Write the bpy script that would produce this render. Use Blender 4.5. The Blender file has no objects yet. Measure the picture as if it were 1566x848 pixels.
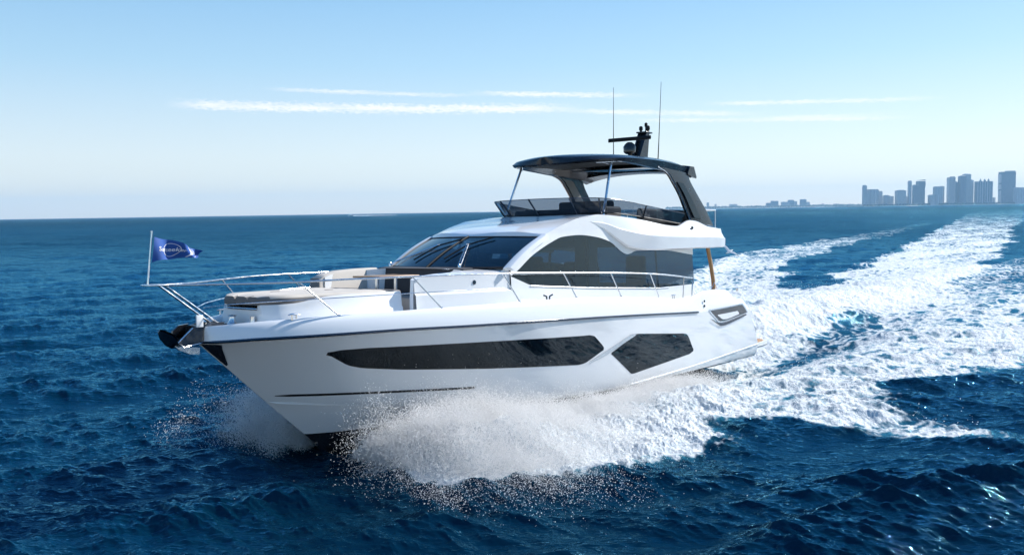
import bpy, math, random
import numpy as np
from mathutils import Matrix, Vector
random.seed(4); RNG = np.random.default_rng(7)
SC = bpy.context.scene
COL = SC.collection

# ------------------------------------------------------------------ camera
CAM_H = 5.025
F_PX, W_PX, H_PX = 1380.0, 1566.0, 848.0
PITCH = math.atan((H_PX / 2 - 322.6) / F_PX); ROLL = math.radians(0.88)
fw = np.array([0, math.cos(PITCH), -math.sin(PITCH)]); up0 = np.array([0, math.sin(PITCH), math.cos(PITCH)])
rt0 = np.array([1.0, 0, 0])
rt = math.cos(ROLL) * rt0 - math.sin(ROLL) * up0; upv = math.cos(ROLL) * up0 + math.sin(ROLL) * rt0
cam_d = bpy.data.cameras.new('camera'); cam = bpy.data.objects.new('camera', cam_d); COL.objects.link(cam)
cam.matrix_world = Matrix(((rt[0], upv[0], -fw[0], 0), (rt[1], upv[1], -fw[1], 0), (rt[2], upv[2], -fw[2], CAM_H), (0, 0, 0, 1)))
cam_d.sensor_width = 36; cam_d.lens = 36 * F_PX / W_PX
cam_d.clip_start = 0.1; cam_d.clip_end = 60000
SC.camera = cam

# ------------------------------------------------------------------ light, sky, exposure
SUN_AZ, SUN_EL = math.radians(58), math.radians(34)      # azimuth to the right of +Y
world = bpy.data.worlds.new('World'); SC.world = world; world.use_nodes = True
sun_d = bpy.data.lights.new('sun', 'SUN'); sun = bpy.data.objects.new('sun', sun_d); COL.objects.link(sun)
sun_d.energy = 4.1; sun_d.angle = math.radians(0.53); sun_d.color = (1.0, 0.965, 0.91)
sdir = Vector((math.sin(SUN_AZ) * math.cos(SUN_EL), math.cos(SUN_AZ) * math.cos(SUN_EL), math.sin(SUN_EL)))
sun.rotation_euler = sdir.to_track_quat('Z', 'Y').to_euler()
SC.view_settings.view_transform = 'Standard'; SC.view_settings.look = 'None'
SC.view_settings.gamma = 1; SC.view_settings.exposure = 0.88
SC.view_settings.use_curve_mapping = False
SC.cycles.max_bounces = 14; SC.cycles.diffuse_bounces = 12; SC.cycles.transmission_bounces = 10; SC.cycles.transparent_max_bounces = 16; SC.cycles.volume_bounces = 0
SC.cycles.caustics_reflective = False; SC.cycles.caustics_refractive = False
SC.cycles.sample_clamp_indirect = 6

class NT:
    """small node-tree helper"""
    def __init__(s, tree): s.t = tree; s.n = tree.nodes; s.l = tree.links
    def node(s, typ, **kw):
        n = s.n.new(typ)
        for k, v in kw.items():
            if k.startswith('i_'):
                k = k[2:]; n.inputs[int(k) if k.isdigit() else k.replace('__', ' ')].default_value = v
            else: setattr(n, k, v)
        return n
    def link(s, a, b): s.l.new(a, b)
    def math(s, op, a, b=None, c=None, clamp=False):
        n = s.n.new('ShaderNodeMath'); n.operation = op; n.use_clamp = clamp
        for i, v in enumerate((a, b, c)):
            if v is None: continue
            if isinstance(v, (int, float)): n.inputs[i].default_value = v
            else: s.l.new(v, n.inputs[i])
        return n.outputs[0]
    def maprange(s, v, a, b, c=0.0, d=1.0, smooth=True):
        n = s.n.new('ShaderNodeMapRange'); n.interpolation_type = 'SMOOTHSTEP' if smooth else 'LINEAR'
        for i, x in enumerate((v, a, b, c, d)):
            if isinstance(x, (int, float)): n.inputs[i].default_value = x
            else: s.l.new(x, n.inputs[i])
        return n.outputs[0]
    def mixc(s, f, a, b, blend='MIX'):
        n = s.n.new('ShaderNodeMix'); n.data_type = 'RGBA'; n.blend_type = blend
        for i, v in ((0, f), (6, a), (7, b)):
            if isinstance(v, (int, float)): n.inputs[i].default_value = v
            elif isinstance(v, tuple): n.inputs[i].default_value = v if len(v) == 4 else v + (1,)
            else: s.l.new(v, n.inputs[i])
        return n.outputs[2]
    def noise(s, vec, scale, detail=2, rough=.5, dim='3D', dist=0.0):
        n = s.n.new('ShaderNodeTexNoise'); n.noise_dimensions = dim
        n.inputs['Scale'].default_value = scale; n.inputs['Detail'].default_value = detail
        n.inputs['Roughness'].default_value = rough; n.inputs['Distortion'].default_value = dist
        if vec is not None: s.l.new(vec, n.inputs['Vector'])
        return n.outputs[0]
    def scalev(s, vec, v3):
        n = s.n.new('ShaderNodeVectorMath'); n.operation = 'MULTIPLY'; s.l.new(vec, n.inputs[0]); n.inputs[1].default_value = v3
        return n.outputs[0]

def build_world():
    t = NT(world.node_tree); t.n.clear()
    out = t.node('ShaderNodeOutputWorld'); bg = t.node('ShaderNodeBackground'); bg.inputs[1].default_value = 0.105
    sky = t.node('ShaderNodeTexSky', sky_type='NISHITA'); sky.sun_disc = False
    sky.sun_elevation = SUN_EL; sky.sun_rotation = SUN_AZ
    sky.altitude = 0; sky.air_density = 1.0; sky.dust_density = 0.3; sky.ozone_density = 2.0
    tc = t.node('ShaderNodeTexCoord'); sep = t.node('ShaderNodeSeparateXYZ'); t.link(tc.outputs['Generated'], sep.inputs[0])
    x, y, z = sep.outputs
    az = t.math('MULTIPLY', t.math('ARCTAN2', x, y), 57.29578)
    hor = t.math('SQRT', t.math('ADD', t.math('MULTIPLY', x, x), t.math('MULTIPLY', y, y)))
    el = t.math('MULTIPLY', t.math('ARCTAN2', z, hor), 57.29578)
    comb = t.node('ShaderNodeCombineXYZ'); t.link(az, comb.inputs[0]); t.link(el, comb.inputs[1])
    n_edge = t.noise(t.scalev(comb.outputs[0], (2.6, 7.5, 1)), 1.0, 6, .7)
    n_len = t.noise(t.scalev(comb.outputs[0], (.35, 2.5, 1)), 1.0, 3, .6)
    total = None
    # cirrus streaks: az0, el0, az1, el1, half thickness, strength
    for (a0, e0, a1, e1, w, st) in STREAKS:
        sl = (e1 - e0) / (a1 - a0)
        line = t.math('ADD', t.math('MULTIPLY', t.math('SUBTRACT', az, a0), sl), e0)
        wob = t.math('MULTIPLY', t.math('SUBTRACT', n_edge, .5), w * 3.6)
        dist = t.math('ABSOLUTE', t.math('ADD', t.math('SUBTRACT', el, line), wob))
        m = t.maprange(dist, 0, w * 1.25, 1, 0)
        f = t.math('MULTIPLY', t.maprange(az, a0 - 1.0, a0 + 2.5), t.maprange(az, a1 - 4.5, a1 + 1.0, 1, 0))
        m = t.math('MULTIPLY', t.math('MULTIPLY', m, f), t.maprange(n_len, .30, .60, .5 * st, st))
        total = m if total is None else t.math('ADD', total, m)
    total = t.math('MINIMUM', total, .85)
    col = t.mixc(1.0, sky.outputs[0], SKY_TINT, 'MULTIPLY')
    hs = t.node('ShaderNodeHueSaturation'); hs.inputs['Saturation'].default_value = SKY_SAT; t.link(col, hs.inputs['Color'])
    # clear-air gradient of a winter sea sky, blended with the physical sky
    cr = t.node('ShaderNodeValToRGB'); e_ = cr.color_ramp; K_ = 1.0
    stops = [(0, (1.02, .98, .91)), (3.5, (.90, .95, .95)), (9, (.50, .76, .94)), (17, (.19, .50, .86)), (24, (.09, .35, .76)), (40, (.045, .24, .62)), (90, (.03, .14, .42))]
    e_.elements[0].position = 0; e_.elements[0].color = stops[0][1] + (1,); e_.elements[1].position = 1; e_.elements[1].color = stops[-1][1] + (1,)
    for d_, c_ in stops[1:-1]: q_ = e_.elements.new(d_ / 90); q_.color = c_ + (1,)
    t.link(t.math('DIVIDE', t.math('MAXIMUM', el, 0), 90), cr.inputs[0])
    gv = t.node('ShaderNodeVectorMath', operation='SCALE'); t.link(cr.outputs[0], gv.inputs[0]); gv.inputs['Scale'].default_value = 5.3
    c = t.mixc(total, t.mixc(.68, hs.outputs[0], gv.outputs[0]), (6.1, 6.0, 6.0))
    t.link(c, bg.inputs[0]); t.link(bg.outputs[0], out.inputs[0])
HAZE = 8.5e-5
SKY_TINT = (.80, .83, .87); SKY_SAT = 1.1
STREAKS = [(-20.0, 6.55, 4.5, 6.35, .30, .95), (-14.5, 7.55, -2.0, 7.2, .14, .6), (-2.0, 7.35, 8.6, 7.0, .17, .8),
           (3.5, 6.2, 15.5, 5.6, .18, .7), (8.0, 5.5, 24.0, 5.0, .14, .65), (12.5, 6.35, 25.5, 6.0, .14, .7), (15.5, 5.4, 23.0, 5.25, .12, .5)]
build_world()

# ------------------------------------------------------------------ materials
def mat(name, base, rough=.5, metal=0., coat=0., spec=.5, bump=None, var=None, trans=0., extra=None):
    m = bpy.data.materials.new(name); m.use_nodes = True; t = NT(m.node_tree)
    p = m.node_tree.nodes['Principled BSDF']
    p.inputs['Base Color'].default_value = tuple(base) + (1,); p.inputs['Roughness'].default_value = rough
    p.inputs['Metallic'].default_value = metal; p.inputs['Coat Weight'].default_value = coat
    p.inputs['Coat Roughness'].default_value = .03; p.inputs['Specular IOR Level'].default_value = spec
    tc = t.node('ShaderNodeTexCoord'); ov = tc.outputs['Object']
    if var:                                   # (scale, amount): slight uneven tone
        n = t.noise(ov, var[0], 4, .6)
        f = t.maprange(n, .3, .7, 1 - var[1], 1 + var[1])
        vm = t.node('ShaderNodeVectorMath', operation='SCALE'); vm.inputs[0].default_value = base; t.link(f, vm.inputs['Scale'])
        t.link(vm.outputs[0], p.inputs['Base Color'])
        r = t.maprange(n, .3, .7, max(0, rough - .06), rough + .06); t.link(r, p.inputs['Roughness'])
    if bump:
        n = t.noise(ov, bump[0], 3, .6); b = t.node('ShaderNodeBump'); b.inputs['Distance'].default_value = bump[1]
        b.inputs['Strength'].default_value = 1; t.link(n, b.inputs['Height']); t.link(b.outputs[0], p.inputs['Normal'])
    if extra: extra(t, p, ov)
    return m
def hull_paint(t, p, ov):
    sep = t.node('ShaderNodeSeparateXYZ'); t.link(ov, sep.inputs[0])
    f = t.math('LESS_THAN', sep.outputs[2], t.maprange(sep.outputs[0], 8, 13, .15, .085))
    t.link(t.mixc(f, (.80, .81, .82), (.012, .013, .016)), p.inputs['Base Color'])
    n = t.noise(t.scalev(ov, (.8, .8, 1.6)), 1.0, 3, .5)
    b = t.node('ShaderNodeBump'); b.inputs['Distance'].default_value = .006; t.link(n, b.inputs['Height']); t.link(b.outputs[0], p.inputs['Normal'])
    t.link(t.maprange(t.noise(ov, 2.2, 5, .65), .3, .7, .06, .16), p.inputs['Roughness'])
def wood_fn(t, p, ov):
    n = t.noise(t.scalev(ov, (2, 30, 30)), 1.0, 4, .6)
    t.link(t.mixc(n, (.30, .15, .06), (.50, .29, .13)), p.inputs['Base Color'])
def teak_fn(t, p, ov):
    sep = t.node('ShaderNodeSeparateXYZ'); t.link(ov, sep.inputs[0])
    fr = t.math('FRACT', t.math('MULTIPLY', sep.outputs[1], 16.0)); seam = t.math('LESS_THAN', fr, .1)
    n = t.noise(t.scalev(ov, (3, 40, 10)), 1.0, 4, .6)
    t.link(t.mixc(seam, t.mixc(n, (.40, .20, .08), (.55, .30, .13)), (.02, .02, .02)), p.inputs['Base Color'])
M = {}
M['gel'] = mat('white_gelcoat', (.80, .81, .82), .16, coat=.5, var=(1.3, .015))
M['hull'] = mat('hull_gelcoat', (.80, .81, .82), .12, coat=1.0, extra=hull_paint)
M['black'] = mat('black_gloss', (.012, .012, .014), .12, coat=.4, var=(3, .2))
M['hardtop'] = mat('hardtop_paint', (.012, .017, .026), .24, coat=.12, spec=.38, var=(1.5, .15))
M['steel'] = mat('stainless', (.72, .73, .75), .22, metal=1., var=(9, .05))
M['darksteel'] = mat('dark_steel', (.09, .10, .12), .16, metal=1., var=(9, .1))
M['cushion'] = mat('beige_cushion', (.50, .46, .41), .8, bump=(60, .003), var=(3, .05))
M['cushion_side'] = mat('grey_cushion', (.16, .15, .145), .8, bump=(60, .003), var=(3, .08))
M['charcoal'] = mat('charcoal_upholstery', (.035, .036, .042), .7, bump=(50, .003), var=(4, .1))
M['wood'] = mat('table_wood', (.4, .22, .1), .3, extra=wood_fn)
M['teak'] = mat('teak_deck', (.45, .25, .1), .5, extra=teak_fn)
M['nonskid'] = mat('nonskid_deck', (.70, .71, .72), .6, bump=(140, .003), var=(2, .03))
M['interior'] = mat('interior_lining', (.20, .20, .20), .6, var=(2, .05))
M['rubber'] = mat('black_rubber', (.010, .010, .011), .6, spec=.25, var=(5, .2))
M['navy'] = mat('navy_flag_cloth', (.010, .075, .32), .75, bump=(80, .002), var=(5, .1))
M['whitecloth'] = mat('white_print', (.75, .76, .80), .8, var=(8, .04))
M['gullwhite'] = mat('gull_feathers', (.78, .77, .76), .8, var=(20, .06))
M['gullgrey'] = mat('gull_wing_feathers', (.32, .34, .37), .8, var=(20, .1))
M['gullbeak'] = mat('gull_beak', (.7, .42, .05), .5, var=(20, .1))

def glass_mat(name, tint, rough=0.0, body=(.01, .012, .015), opac=.3, ior=1.5, gc=(1, 1, 1)):
    m = bpy.data.materials.new(name); m.use_nodes = True; t = NT(m.node_tree); t.n.clear()
    out = t.node('ShaderNodeOutputMaterial'); tr = t.node('ShaderNodeBsdfTransparent'); tr.inputs[0].default_value = tint + (1,)
    gl = t.node('ShaderNodeBsdfGlossy'); gl.inputs['Roughness'].default_value = rough; gl.inputs['Color'].default_value = gc + (1,)
    df = t.node('ShaderNodeBsdfDiffuse'); df.inputs[0].default_value = body + (1,)
    fr = t.node('ShaderNodeFresnel'); fr.inputs[0].default_value = ior
    tc = t.node('ShaderNodeTexCoord'); n = t.noise(tc.outputs['Object'], 1.5, 2, .5)
    b = t.node('ShaderNodeBump'); b.inputs['Distance'].default_value = .004; t.link(n, b.inputs['Height'])
    t.link(b.outputs[0], gl.inputs['Normal'])
    m1 = t.node('ShaderNodeMixShader'); m1.inputs[0].default_value = opac; t.link(tr.outputs[0], m1.inputs[1]); t.link(df.outputs[0], m1.inputs[2])
    m2 = t.node('ShaderNodeMixShader'); t.link(fr.outputs[0], m2.inputs[0]); t.link(m1.outputs[0], m2.inputs[1]); t.link(gl.outputs[0], m2.inputs[2])
    t.link(m2.outputs[0], out.inputs[0]); return m
M['glassdark'] = glass_mat('hull_glass', (.01, .01, .01), .02, body=(.003, .004, .005), opac=1.0, ior=1.5, gc=(.62, .72, .80))
M['windshield'] = glass_mat('windshield_glass', (.10, .17, .22), body=(.004, .02, .04), opac=.55, ior=1.55)
M['sideglass'] = glass_mat('saloon_glass', (.17, .235, .28), body=(.004, .008, .012), opac=.35, ior=1.5, gc=(.72, .88, 1.0))
M['screen'] = glass_mat('smoked_screen', (.34, .39, .45), body=(.02, .025, .035), opac=.22, ior=1.5)

# ------------------------------------------------------------------ mesh helpers
class MB:
    def __init__(s): s.v = []; s.f = []
    def add(s, vs, fs):
        o = len(s.v); s.v += [tuple(map(float, v)) for v in vs]; s.f += [tuple(i + o for i in f) for f in fs]; return s
    def grid(s, rows, closed=False):
        o = len(s.v); nr = len(rows); nc = len(rows[0])
        for r in rows: s.v += [tuple(map(float, p)) for p in r]
        for i in range(nr - 1):
            for j in range(nc - (0 if closed else 1)):
                k = (j + 1) % nc
                s.f.append((o + i * nc + j, o + i * nc + k, o + (i + 1) * nc + k, o + (i + 1) * nc + j))
        return s
    def loft(s, rings, caps=True):
        o = len(s.v); n = len(rings[0]); s.grid(rings, True)
        if caps:
            s.f.append(tuple(o + i for i in range(n))[::-1]); s.f.append(tuple(o + (len(rings) - 1) * n + i for i in range(n)))
        return s
    def box(s, a, b, bev=0.0):
        (x0, y0, z0), (x1, y1, z1) = a, b
        if bev <= 0:
            vs = [(x, y, z) for x in (x0, x1) for y in (y0, y1) for z in (z0, z1)]
            return s.add(vs, [(0, 1, 3, 2), (4, 6, 7, 5), (0, 4, 5, 1), (2, 3, 7, 6), (0, 2, 6, 4), (1, 5, 7, 3)])
        bev = min(bev, abs(x1 - x0) * .49, abs(y1 - y0) * .49, abs(z1 - z0) * .49)
        def ring(z, ins):
            r = []
            for cx, cy, a0 in ((x1 - bev, y1 - bev, 0), (x0 + bev, y1 - bev, 90), (x0 + bev, y0 + bev, 180), (x1 - bev, y0 + bev, 270)):
                for k in range(4):
                    a_ = math.radians(a0 + 30 * k); rr = bev - ins; r.append((cx + rr * math.cos(a_), cy + rr * math.sin(a_), z))
            return r
        rs = []
        for k in range(4):
            a_ = math.radians(90 - 30 * k); rs.append(ring(z0 + bev - bev * math.sin(a_), bev - bev * math.cos(a_) if k < 4 else 0))
        for k in range(4):
            a_ = math.radians(30 * k); rs.append(ring(z1 - bev + bev * math.sin(a_), bev - bev * math.cos(a_)))
        return s.loft(rs)
    def tube(s, pts, r, n=8, caps=True, flat=None):
        pts = [Vector(p) for p in pts]; rings = []; prev = None
        for i, p in enumerate(pts):
            d = (pts[min(i + 1, len(pts) - 1)] - pts[max(i - 1, 0)]).normalized()
            if prev is None:
                a = Vector((0, 0, 1)) if abs(d.z) < .9 else Vector((1, 0, 0)); u = d.cross(a).normalized()
            else: u = (prev - d * prev.dot(d)).normalized()
            prev = u; w = d.cross(u); ri = r[i] if isinstance(r, (list, tuple)) else r
            fl = flat or 1
            rings.append([p + u * math.cos(2 * math.pi * k / n) * ri + w * math.sin(2 * math.pi * k / n) * ri * fl for k in range(n)])
        return s.loft(rings, caps)
    def lathe(s, c, prof, n=16, ax=2):
        rings = []
        for (r, h) in prof:
            ring = []
            for k in range(n):
                a = 2 * math.pi * k / n; q = [r * math.cos(a), r * math.sin(a), h]
                if ax == 0: q = [q[2], q[0], q[1]]
                if ax == 1: q = [q[0], q[2], q[1]]
                ring.append((c[0] + q[0], c[1] + q[1], c[2] + q[2]))
            rings.append(ring)
        return s.loft(rings)
    def prism(s, poly, y0, y1):              # polygon in X,Z extruded along Y
        n = len(poly); vs = [(x, y0, z) for x, z in poly] + [(x, y1, z) for x, z in poly]
        return s.add(vs, [tuple(range(n))[::-1], tuple(range(n, 2 * n))] + [(i, (i + 1) % n, n + (i + 1) % n, n + i) for i in range(n)])
    def build(s, name, m, parent=None, smooth=35, merge=True):
        me = bpy.data.meshes.new(name); me.from_pydata(s.v, [], s.f)
        import bmesh
        bm = bmesh.new(); bm.from_mesh(me)
        if merge: bmesh.ops.remove_doubles(bm, verts=bm.verts, dist=1e-5)
        bmesh.ops.recalc_face_normals(bm, faces=bm.faces); bm.to_mesh(me); bm.free()
        me.materials.append(m); me.polygons.foreach_set('use_smooth', [True] * len(me.polygons))
        try: me.set_sharp_from_angle(angle=math.radians(smooth))
        except Exception: pass
        o = bpy.data.objects.new(name, me); COL.objects.link(o)
        if parent: o.parent = parent
        return o
def tag(o, label=None, cat=None, group=None, kind=None):
    for k, v in (('label', label), ('category', cat), ('group', group), ('kind', kind)):
        if v: o[k] = v
    return o
def itp(tab, x, smooth=True):
    """monotone cubic interpolation through a table of (x, y)"""
    t = sorted(tab); xs = [a for a, _ in t]; ys = [b for _, b in t]; n = len(xs)
    if x <= xs[0]: return ys[0]
    if x >= xs[-1]: return ys[-1]
    d = [(ys[i + 1] - ys[i]) / (xs[i + 1] - xs[i]) for i in range(n - 1)]
    m = [d[0]] + [0 if d[i - 1] * d[i] <= 0 else 2 * d[i - 1] * d[i] / (d[i - 1] + d[i]) for i in range(1, n - 1)] + [d[-1]]
    i = max(j for j in range(n - 1) if xs[j] <= x); h = xs[i + 1] - xs[i]; s = (x - xs[i]) / h
    if not smooth: return ys[i] + (ys[i + 1] - ys[i]) * s
    return (ys[i] * (1 + 2 * s) * (1 - s) ** 2 + h * m[i] * s * (1 - s) ** 2 + ys[i + 1] * s * s * (3 - 2 * s) + h * m[i + 1] * s * s * (s - 1))
def lin(a, b, n): return [a + (b - a) * i / (n - 1) for i in range(n)]
def curve(pts, n=6):                          # Catmull-Rom resample of 3-D points
    P = [Vector(p) for p in pts]; out = []
    for i in range(len(P) - 1):
        p0 = P[max(i - 1, 0)]; p1 = P[i]; p2 = P[i + 1]; p3 = P[min(i + 2, len(P) - 1)]
        for k in range(n):
            t = k / n
            out.append(.5 * ((2 * p1) + (p2 - p0) * t + (2 * p0 - 5 * p1 + 4 * p2 - p3) * t * t + (3 * p1 - p0 - 3 * p2 + p3) * t ** 3))
    out.append(P[-1]); return out
def mir(pts): return [(p[0], -p[1], p[2]) for p in pts]
# ------------------------------------------------------------------ yacht frame (x forward, y port, z up, origin at the stern waterline)
HEAD, TRIM, HEEL = math.radians(51.6958), math.radians(1.8422), math.radians(.9672)
TX, TY, TZ = 6.7076, 31.7916, -.0463
_fx = np.array([-math.cos(HEAD), -math.sin(HEAD), 0]); _pt = np.array([math.sin(HEAD), -math.cos(HEAD), 0]); _up = np.array([0, 0, 1.])
_R = np.stack([math.cos(TRIM) * _fx + math.sin(TRIM) * _up, _pt, math.cos(TRIM) * _up - math.sin(TRIM) * _fx], 1)
_A = np.array([[1, 0, 0], [0, math.cos(HEEL), math.sin(HEEL)], [0, -math.sin(HEEL), math.cos(HEEL)]])
_RB = _R @ _A.T
YM = Matrix(((_RB[0][0], _RB[0][1], _RB[0][2], TX), (_RB[1][0], _RB[1][1], _RB[1][2], TY), (_RB[2][0], _RB[2][1], _RB[2][2], TZ), (0, 0, 0, 1)))
# ------------------------------------------------------------------ the yacht
yacht = bpy.data.objects.new('motor_yacht', None); COL.objects.link(yacht); yacht.matrix_world = YM
yacht.empty_display_size = .5
tag(yacht, 'white flybridge motor yacht with dark hardtop speeding through its own spray', 'yacht')

def hb(x):                                    # half breadth at the rub rail
    t = min(max((x - 9) / 11.02, 0), 1); return 2.66 * (1 - t ** 2.6) ** .55
ZK = [(0, 1.68), (2.2, 1.75), (5.9, 1.88), (9.8, 2.04), (12.5, 2.13), (15.5, 2.2), (17.1, 2.23), (19.3, 2.21), (20.02, 2.16)]
ZC = [(1.8, 2.10), (2.2, 2.22), (2.66, 2.37), (3.6, 2.44), (4.6, 2.46), (5.1, 2.42), (5.7, 2.31), (6.4, 2.31), (7.6, 2.40), (9.5, 2.52), (11.5, 2.59), (13.6, 2.61), (15.8, 2.60), (17.9, 2.565), (19.2, 2.52), (20.02, 2.44)]
STEM = [(17.1, -.41), (17.64, .06), (18.53, .82), (19.4, 1.59), (20.02, 2.13)]
def stemz(x): return itp(STEM, x, False)
KEEL = [(1, -.62), (10, -.80), (14, -.82), (16, -.68), (17.1, -.41)]
CY = [(1, 2.33), (9, 2.38), (12, 2.18), (14, 1.82), (15.5, 1.42), (16.8, .95), (17.8, .50), (18.6, .015)]
CZ = [(1, .10), (9, .14), (12, .22), (14, .36), (15.5, .50), (16.8, .65), (18.6, .88)]
def chine(x):
    if x >= 18.6: return .012, stemz(x) + .001
    return itp(CY, x), itp(CZ, x)
PW = [(1, .42), (9, .45), (13, .62), (16, .85), (18, 1.0), (20, 1.0)]
def hully(x, z):
    cy, cz = chine(x); zk = itp(ZK, x); s = min(max((z - cz) / max(zk - cz, 1e-3), 0), 1)
    return cy + (hb(x) - cy) * s ** itp(PW, x, False)
def rake(x, z): return x + max(0, min(1, (3.6 - x) / 2.6)) * .82 * max(0, z - .50)
def crest(x): b = hb(x); return max(b - .18, b * .62), itp(ZC, x)
def section(x):
    cy, cz = chine(x); zk = itp(ZK, x); b = hb(x); yc, zc = crest(x); k = min(1, b / .5)
    kz = itp(KEEL, x) if x <= 17.1 else stemz(x)
    r = [(0, kz)]
    if x < 18.6: r += [(cy * .5, kz + (cz - kz) * .52), (cy * .93, cz - .03), (cy * .97, cz - .035), (cy, cz)]
    else: r += [(.003, kz), (.006, kz), (.009, kz), (cy, cz)]
    N = 16
    for i in range(1, N + 1):
        z = cz + (zk - cz) * (i / N) ** 1.5; r.append((hully(x, z), z))
    h = zc - zk
    r += [(b - .012 * k, zk + .012), (b - .035 * k, zk + .35 * h), (b - (b - yc) * .45, zk + .70 * h), (b - (b - yc) * .72, zk + .90 * h), (yc, zc),
          (yc - .05 * k, zc - .004), (yc - .085 * k, zc - .03), (yc - .10 * k, zc - .10), (yc - .105 * k, zc - .26)]
    return r
hull = MB(); rows = []
xs_h = lin(1, 3.6, 10)[:-1] + lin(3.6, 14, 30)[:-1] + lin(14, 18.6, 24)[:-1] + [20.02 - 1.42 * (1 - i / 19) ** 1.7 for i in range(20)]
for x in xs_h:
    s = section(x); row = [(rake(x, z), y, z) for y, z in s]; rows.append(row[::-1] + [(p[0], -p[1], p[2]) for p in row[1:]])
hull.grid(rows)
ns = len(rows[0]); hull.f.append(tuple(range(ns)))            # transom
hull_o = hull.build('hull', M['hull'], yacht, 28)

# rub rail, spray rails, boot stripe
for sgn in (1, -1):
    MB().tube([(rake(x, itp(ZK, x)), sgn * (hb(x) + .006), itp(ZK, x)) for x in lin(5.6, 19.9, 60)] + [(20.03, 0, 2.155)], .028, 8).build('rub_rail', M['darksteel'], hull_o)
    st = MB(); r0 = []
    for x in lin(14.6, 18.52, 36):
        w = .024 * min(1, (18.62 - x) * 3)
        zz = itp([(14.6, .80), (15.8, .87), (17, .93), (18.6, 1.0)], x); r0.append([(x, sgn * (hully(x, zz + a) + .006), zz + a) for a in (-w, w)])
    st.grid(r0).build('hull_stripe', M['rubber'], hull_o)
    # lower sculpted spray rail seen aft
    MB().tube([(rake(x, z), sgn * (hully(x, z) + .004), z) for x, z in [(a, itp([(1.0, .52), (3, .42), (6, .28), (9, .20)], a)) for a in lin(1.0, 9, 20)]], .022, 6).build('spray_rail', M['gel'], hull_o)
    # black chafe plate on the stem under the rub rail
    pl = MB(); pr = []
    for x, z0, z1 in [(20.0, 2.10, 2.12), (19.9, 2.02, 2.12), (19.80, 1.93, 2.11), (19.74, 1.88, 2.03), (19.6, 1.76, 1.86), (19.48, 1.67, 1.70)]:
        z0 = max(z0, stemz(x) + .004); pr.append([(x, sgn * (hully(x, z) + .022), z) for z in lin(z0, z1, 6)])
    pl.grid(pr).build('stem_plate', M['black'], hull_o)

def hull_panel(name, m, top, bot, x0, x1, sgn, off=.007, nx=40, nz=5, parent=None, label=None):
    g = MB(); r = []
    for x in lin(x0, x1, nx):
        zt, zb = itp(top, x, False), itp(bot, x, False)
        r.append([(rake(x, z), sgn * (hully(x, z) + off), z) for z in lin(zb, max(zt, zb + .001), nz)])
    o = g.grid(r).build(name, m, parent or hull_o); 
    if label: o['label'] = label
    return o
W1T = [(10.52, 1.30), (10.62, 1.40), (10.95, 1.62), (11.15, 1.66), (11.4, 1.665), (14.4, 1.79), (15.83, 1.84), (17.4, 1.885), (17.9, 1.88), (18.05, 1.85)]
W1B = [(10.52, 1.27), (11.2, 1.02), (11.45, 1.0), (14.4, 1.22), (16.5, 1.40), (17.3, 1.50), (17.6, 1.58), (18.05, 1.83)]
W2T = [(5.72, .80), (5.80, .88), (6.05, 1.16), (6.20, 1.27), (6.45, 1.31), (8.9, 1.51), (9.05, 1.51), (10.12, 1.14)]
W2B = [(5.72, .76), (5.9, .70), (8.95, .50), (9.1, .51), (10.12, 1.12)]
for sgn in (1, -1):
    o = hull_panel('hull_window', M['glassdark'], W1T, W1B, 10.52, 18.05, sgn, nx=70)
    hull_panel('window_rim', M['black'], [(a, b + .018) for a, b in W1T], [(a, b - .018) for a, b in W1B], 10.50, 18.10, sgn, off=.003, nx=70, parent=o)
    o = hull_panel('hull_window', M['glassdark'], W2T, W2B, 5.72, 10.12, sgn, nx=60)
    hull_panel('window_rim', M['black'], [(a, b + .015) for a, b in W2T], [(a, b - .015) for a, b in W2B], 5.70, 10.14, sgn, off=.003, nx=60, parent=o)
    # polished diagonal blade between the two windows
    hull_panel('window_trim', M['steel'], [(9.05, 1.54), (9.3, 1.535), (11.05, 1.02)], [(9.05, 1.50), (10.45, 1.10), (11.05, .985)], 9.05, 11.05, sgn, off=.014, nx=30, nz=3)
    # engine-room air vent in the quarter: recessed frame, dark panel, white louvre
    vt = hull_panel('side_vent', M['steel'], [(1.32, 1.69), (1.5, 1.86), (1.72, 1.95), (4.95, 1.885)], [(1.32, 1.64), (3.9, 1.45), (4.2, 1.46), (4.95, 1.86)], 1.32, 4.95, sgn, off=.010, nx=40)
    hull_panel('vent_panel', M['black'], [(1.45, 1.66), (1.65, 1.83), (1.85, 1.91), (4.80, 1.855)], [(1.45, 1.645), (3.9, 1.485), (4.15, 1.50), (4.80, 1.845)], 1.45, 4.80, sgn, off=.016, nx=40, parent=vt)
    hull_panel('vent_louvre', M['gel'], [(2.4, 1.66), (2.55, 1.74), (4.35, 1.71)], [(2.4, 1.63), (3.7, 1.535), (4.0, 1.55), (4.35, 1.69)], 2.4, 4.35, sgn, off=.026, nx=20, parent=vt)
    hull_panel('vent_lip', M['darksteel'], [(1.6, 1.60), (3.9, 1.43), (4.3, 1.46), (4.75, 1.62)], [(1.6, 1.56), (3.8, 1.35), (4.1, 1.35), (4.75, 1.60)], 1.6, 4.75, sgn, off=.03, nx=20, parent=vt)
    for z in (2.02, 2.16): MB().lathe((0, 0, 0), [(.001, -.01), (.035, -.01), (.04, 0), (.03, .014), (.001, .014)], 12, 1).build('vent_fitting', M['black'], hull_o).location = (5.15, sgn * (hb(5.15) - .012 - (z - 1.9) * .04), z)

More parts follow.
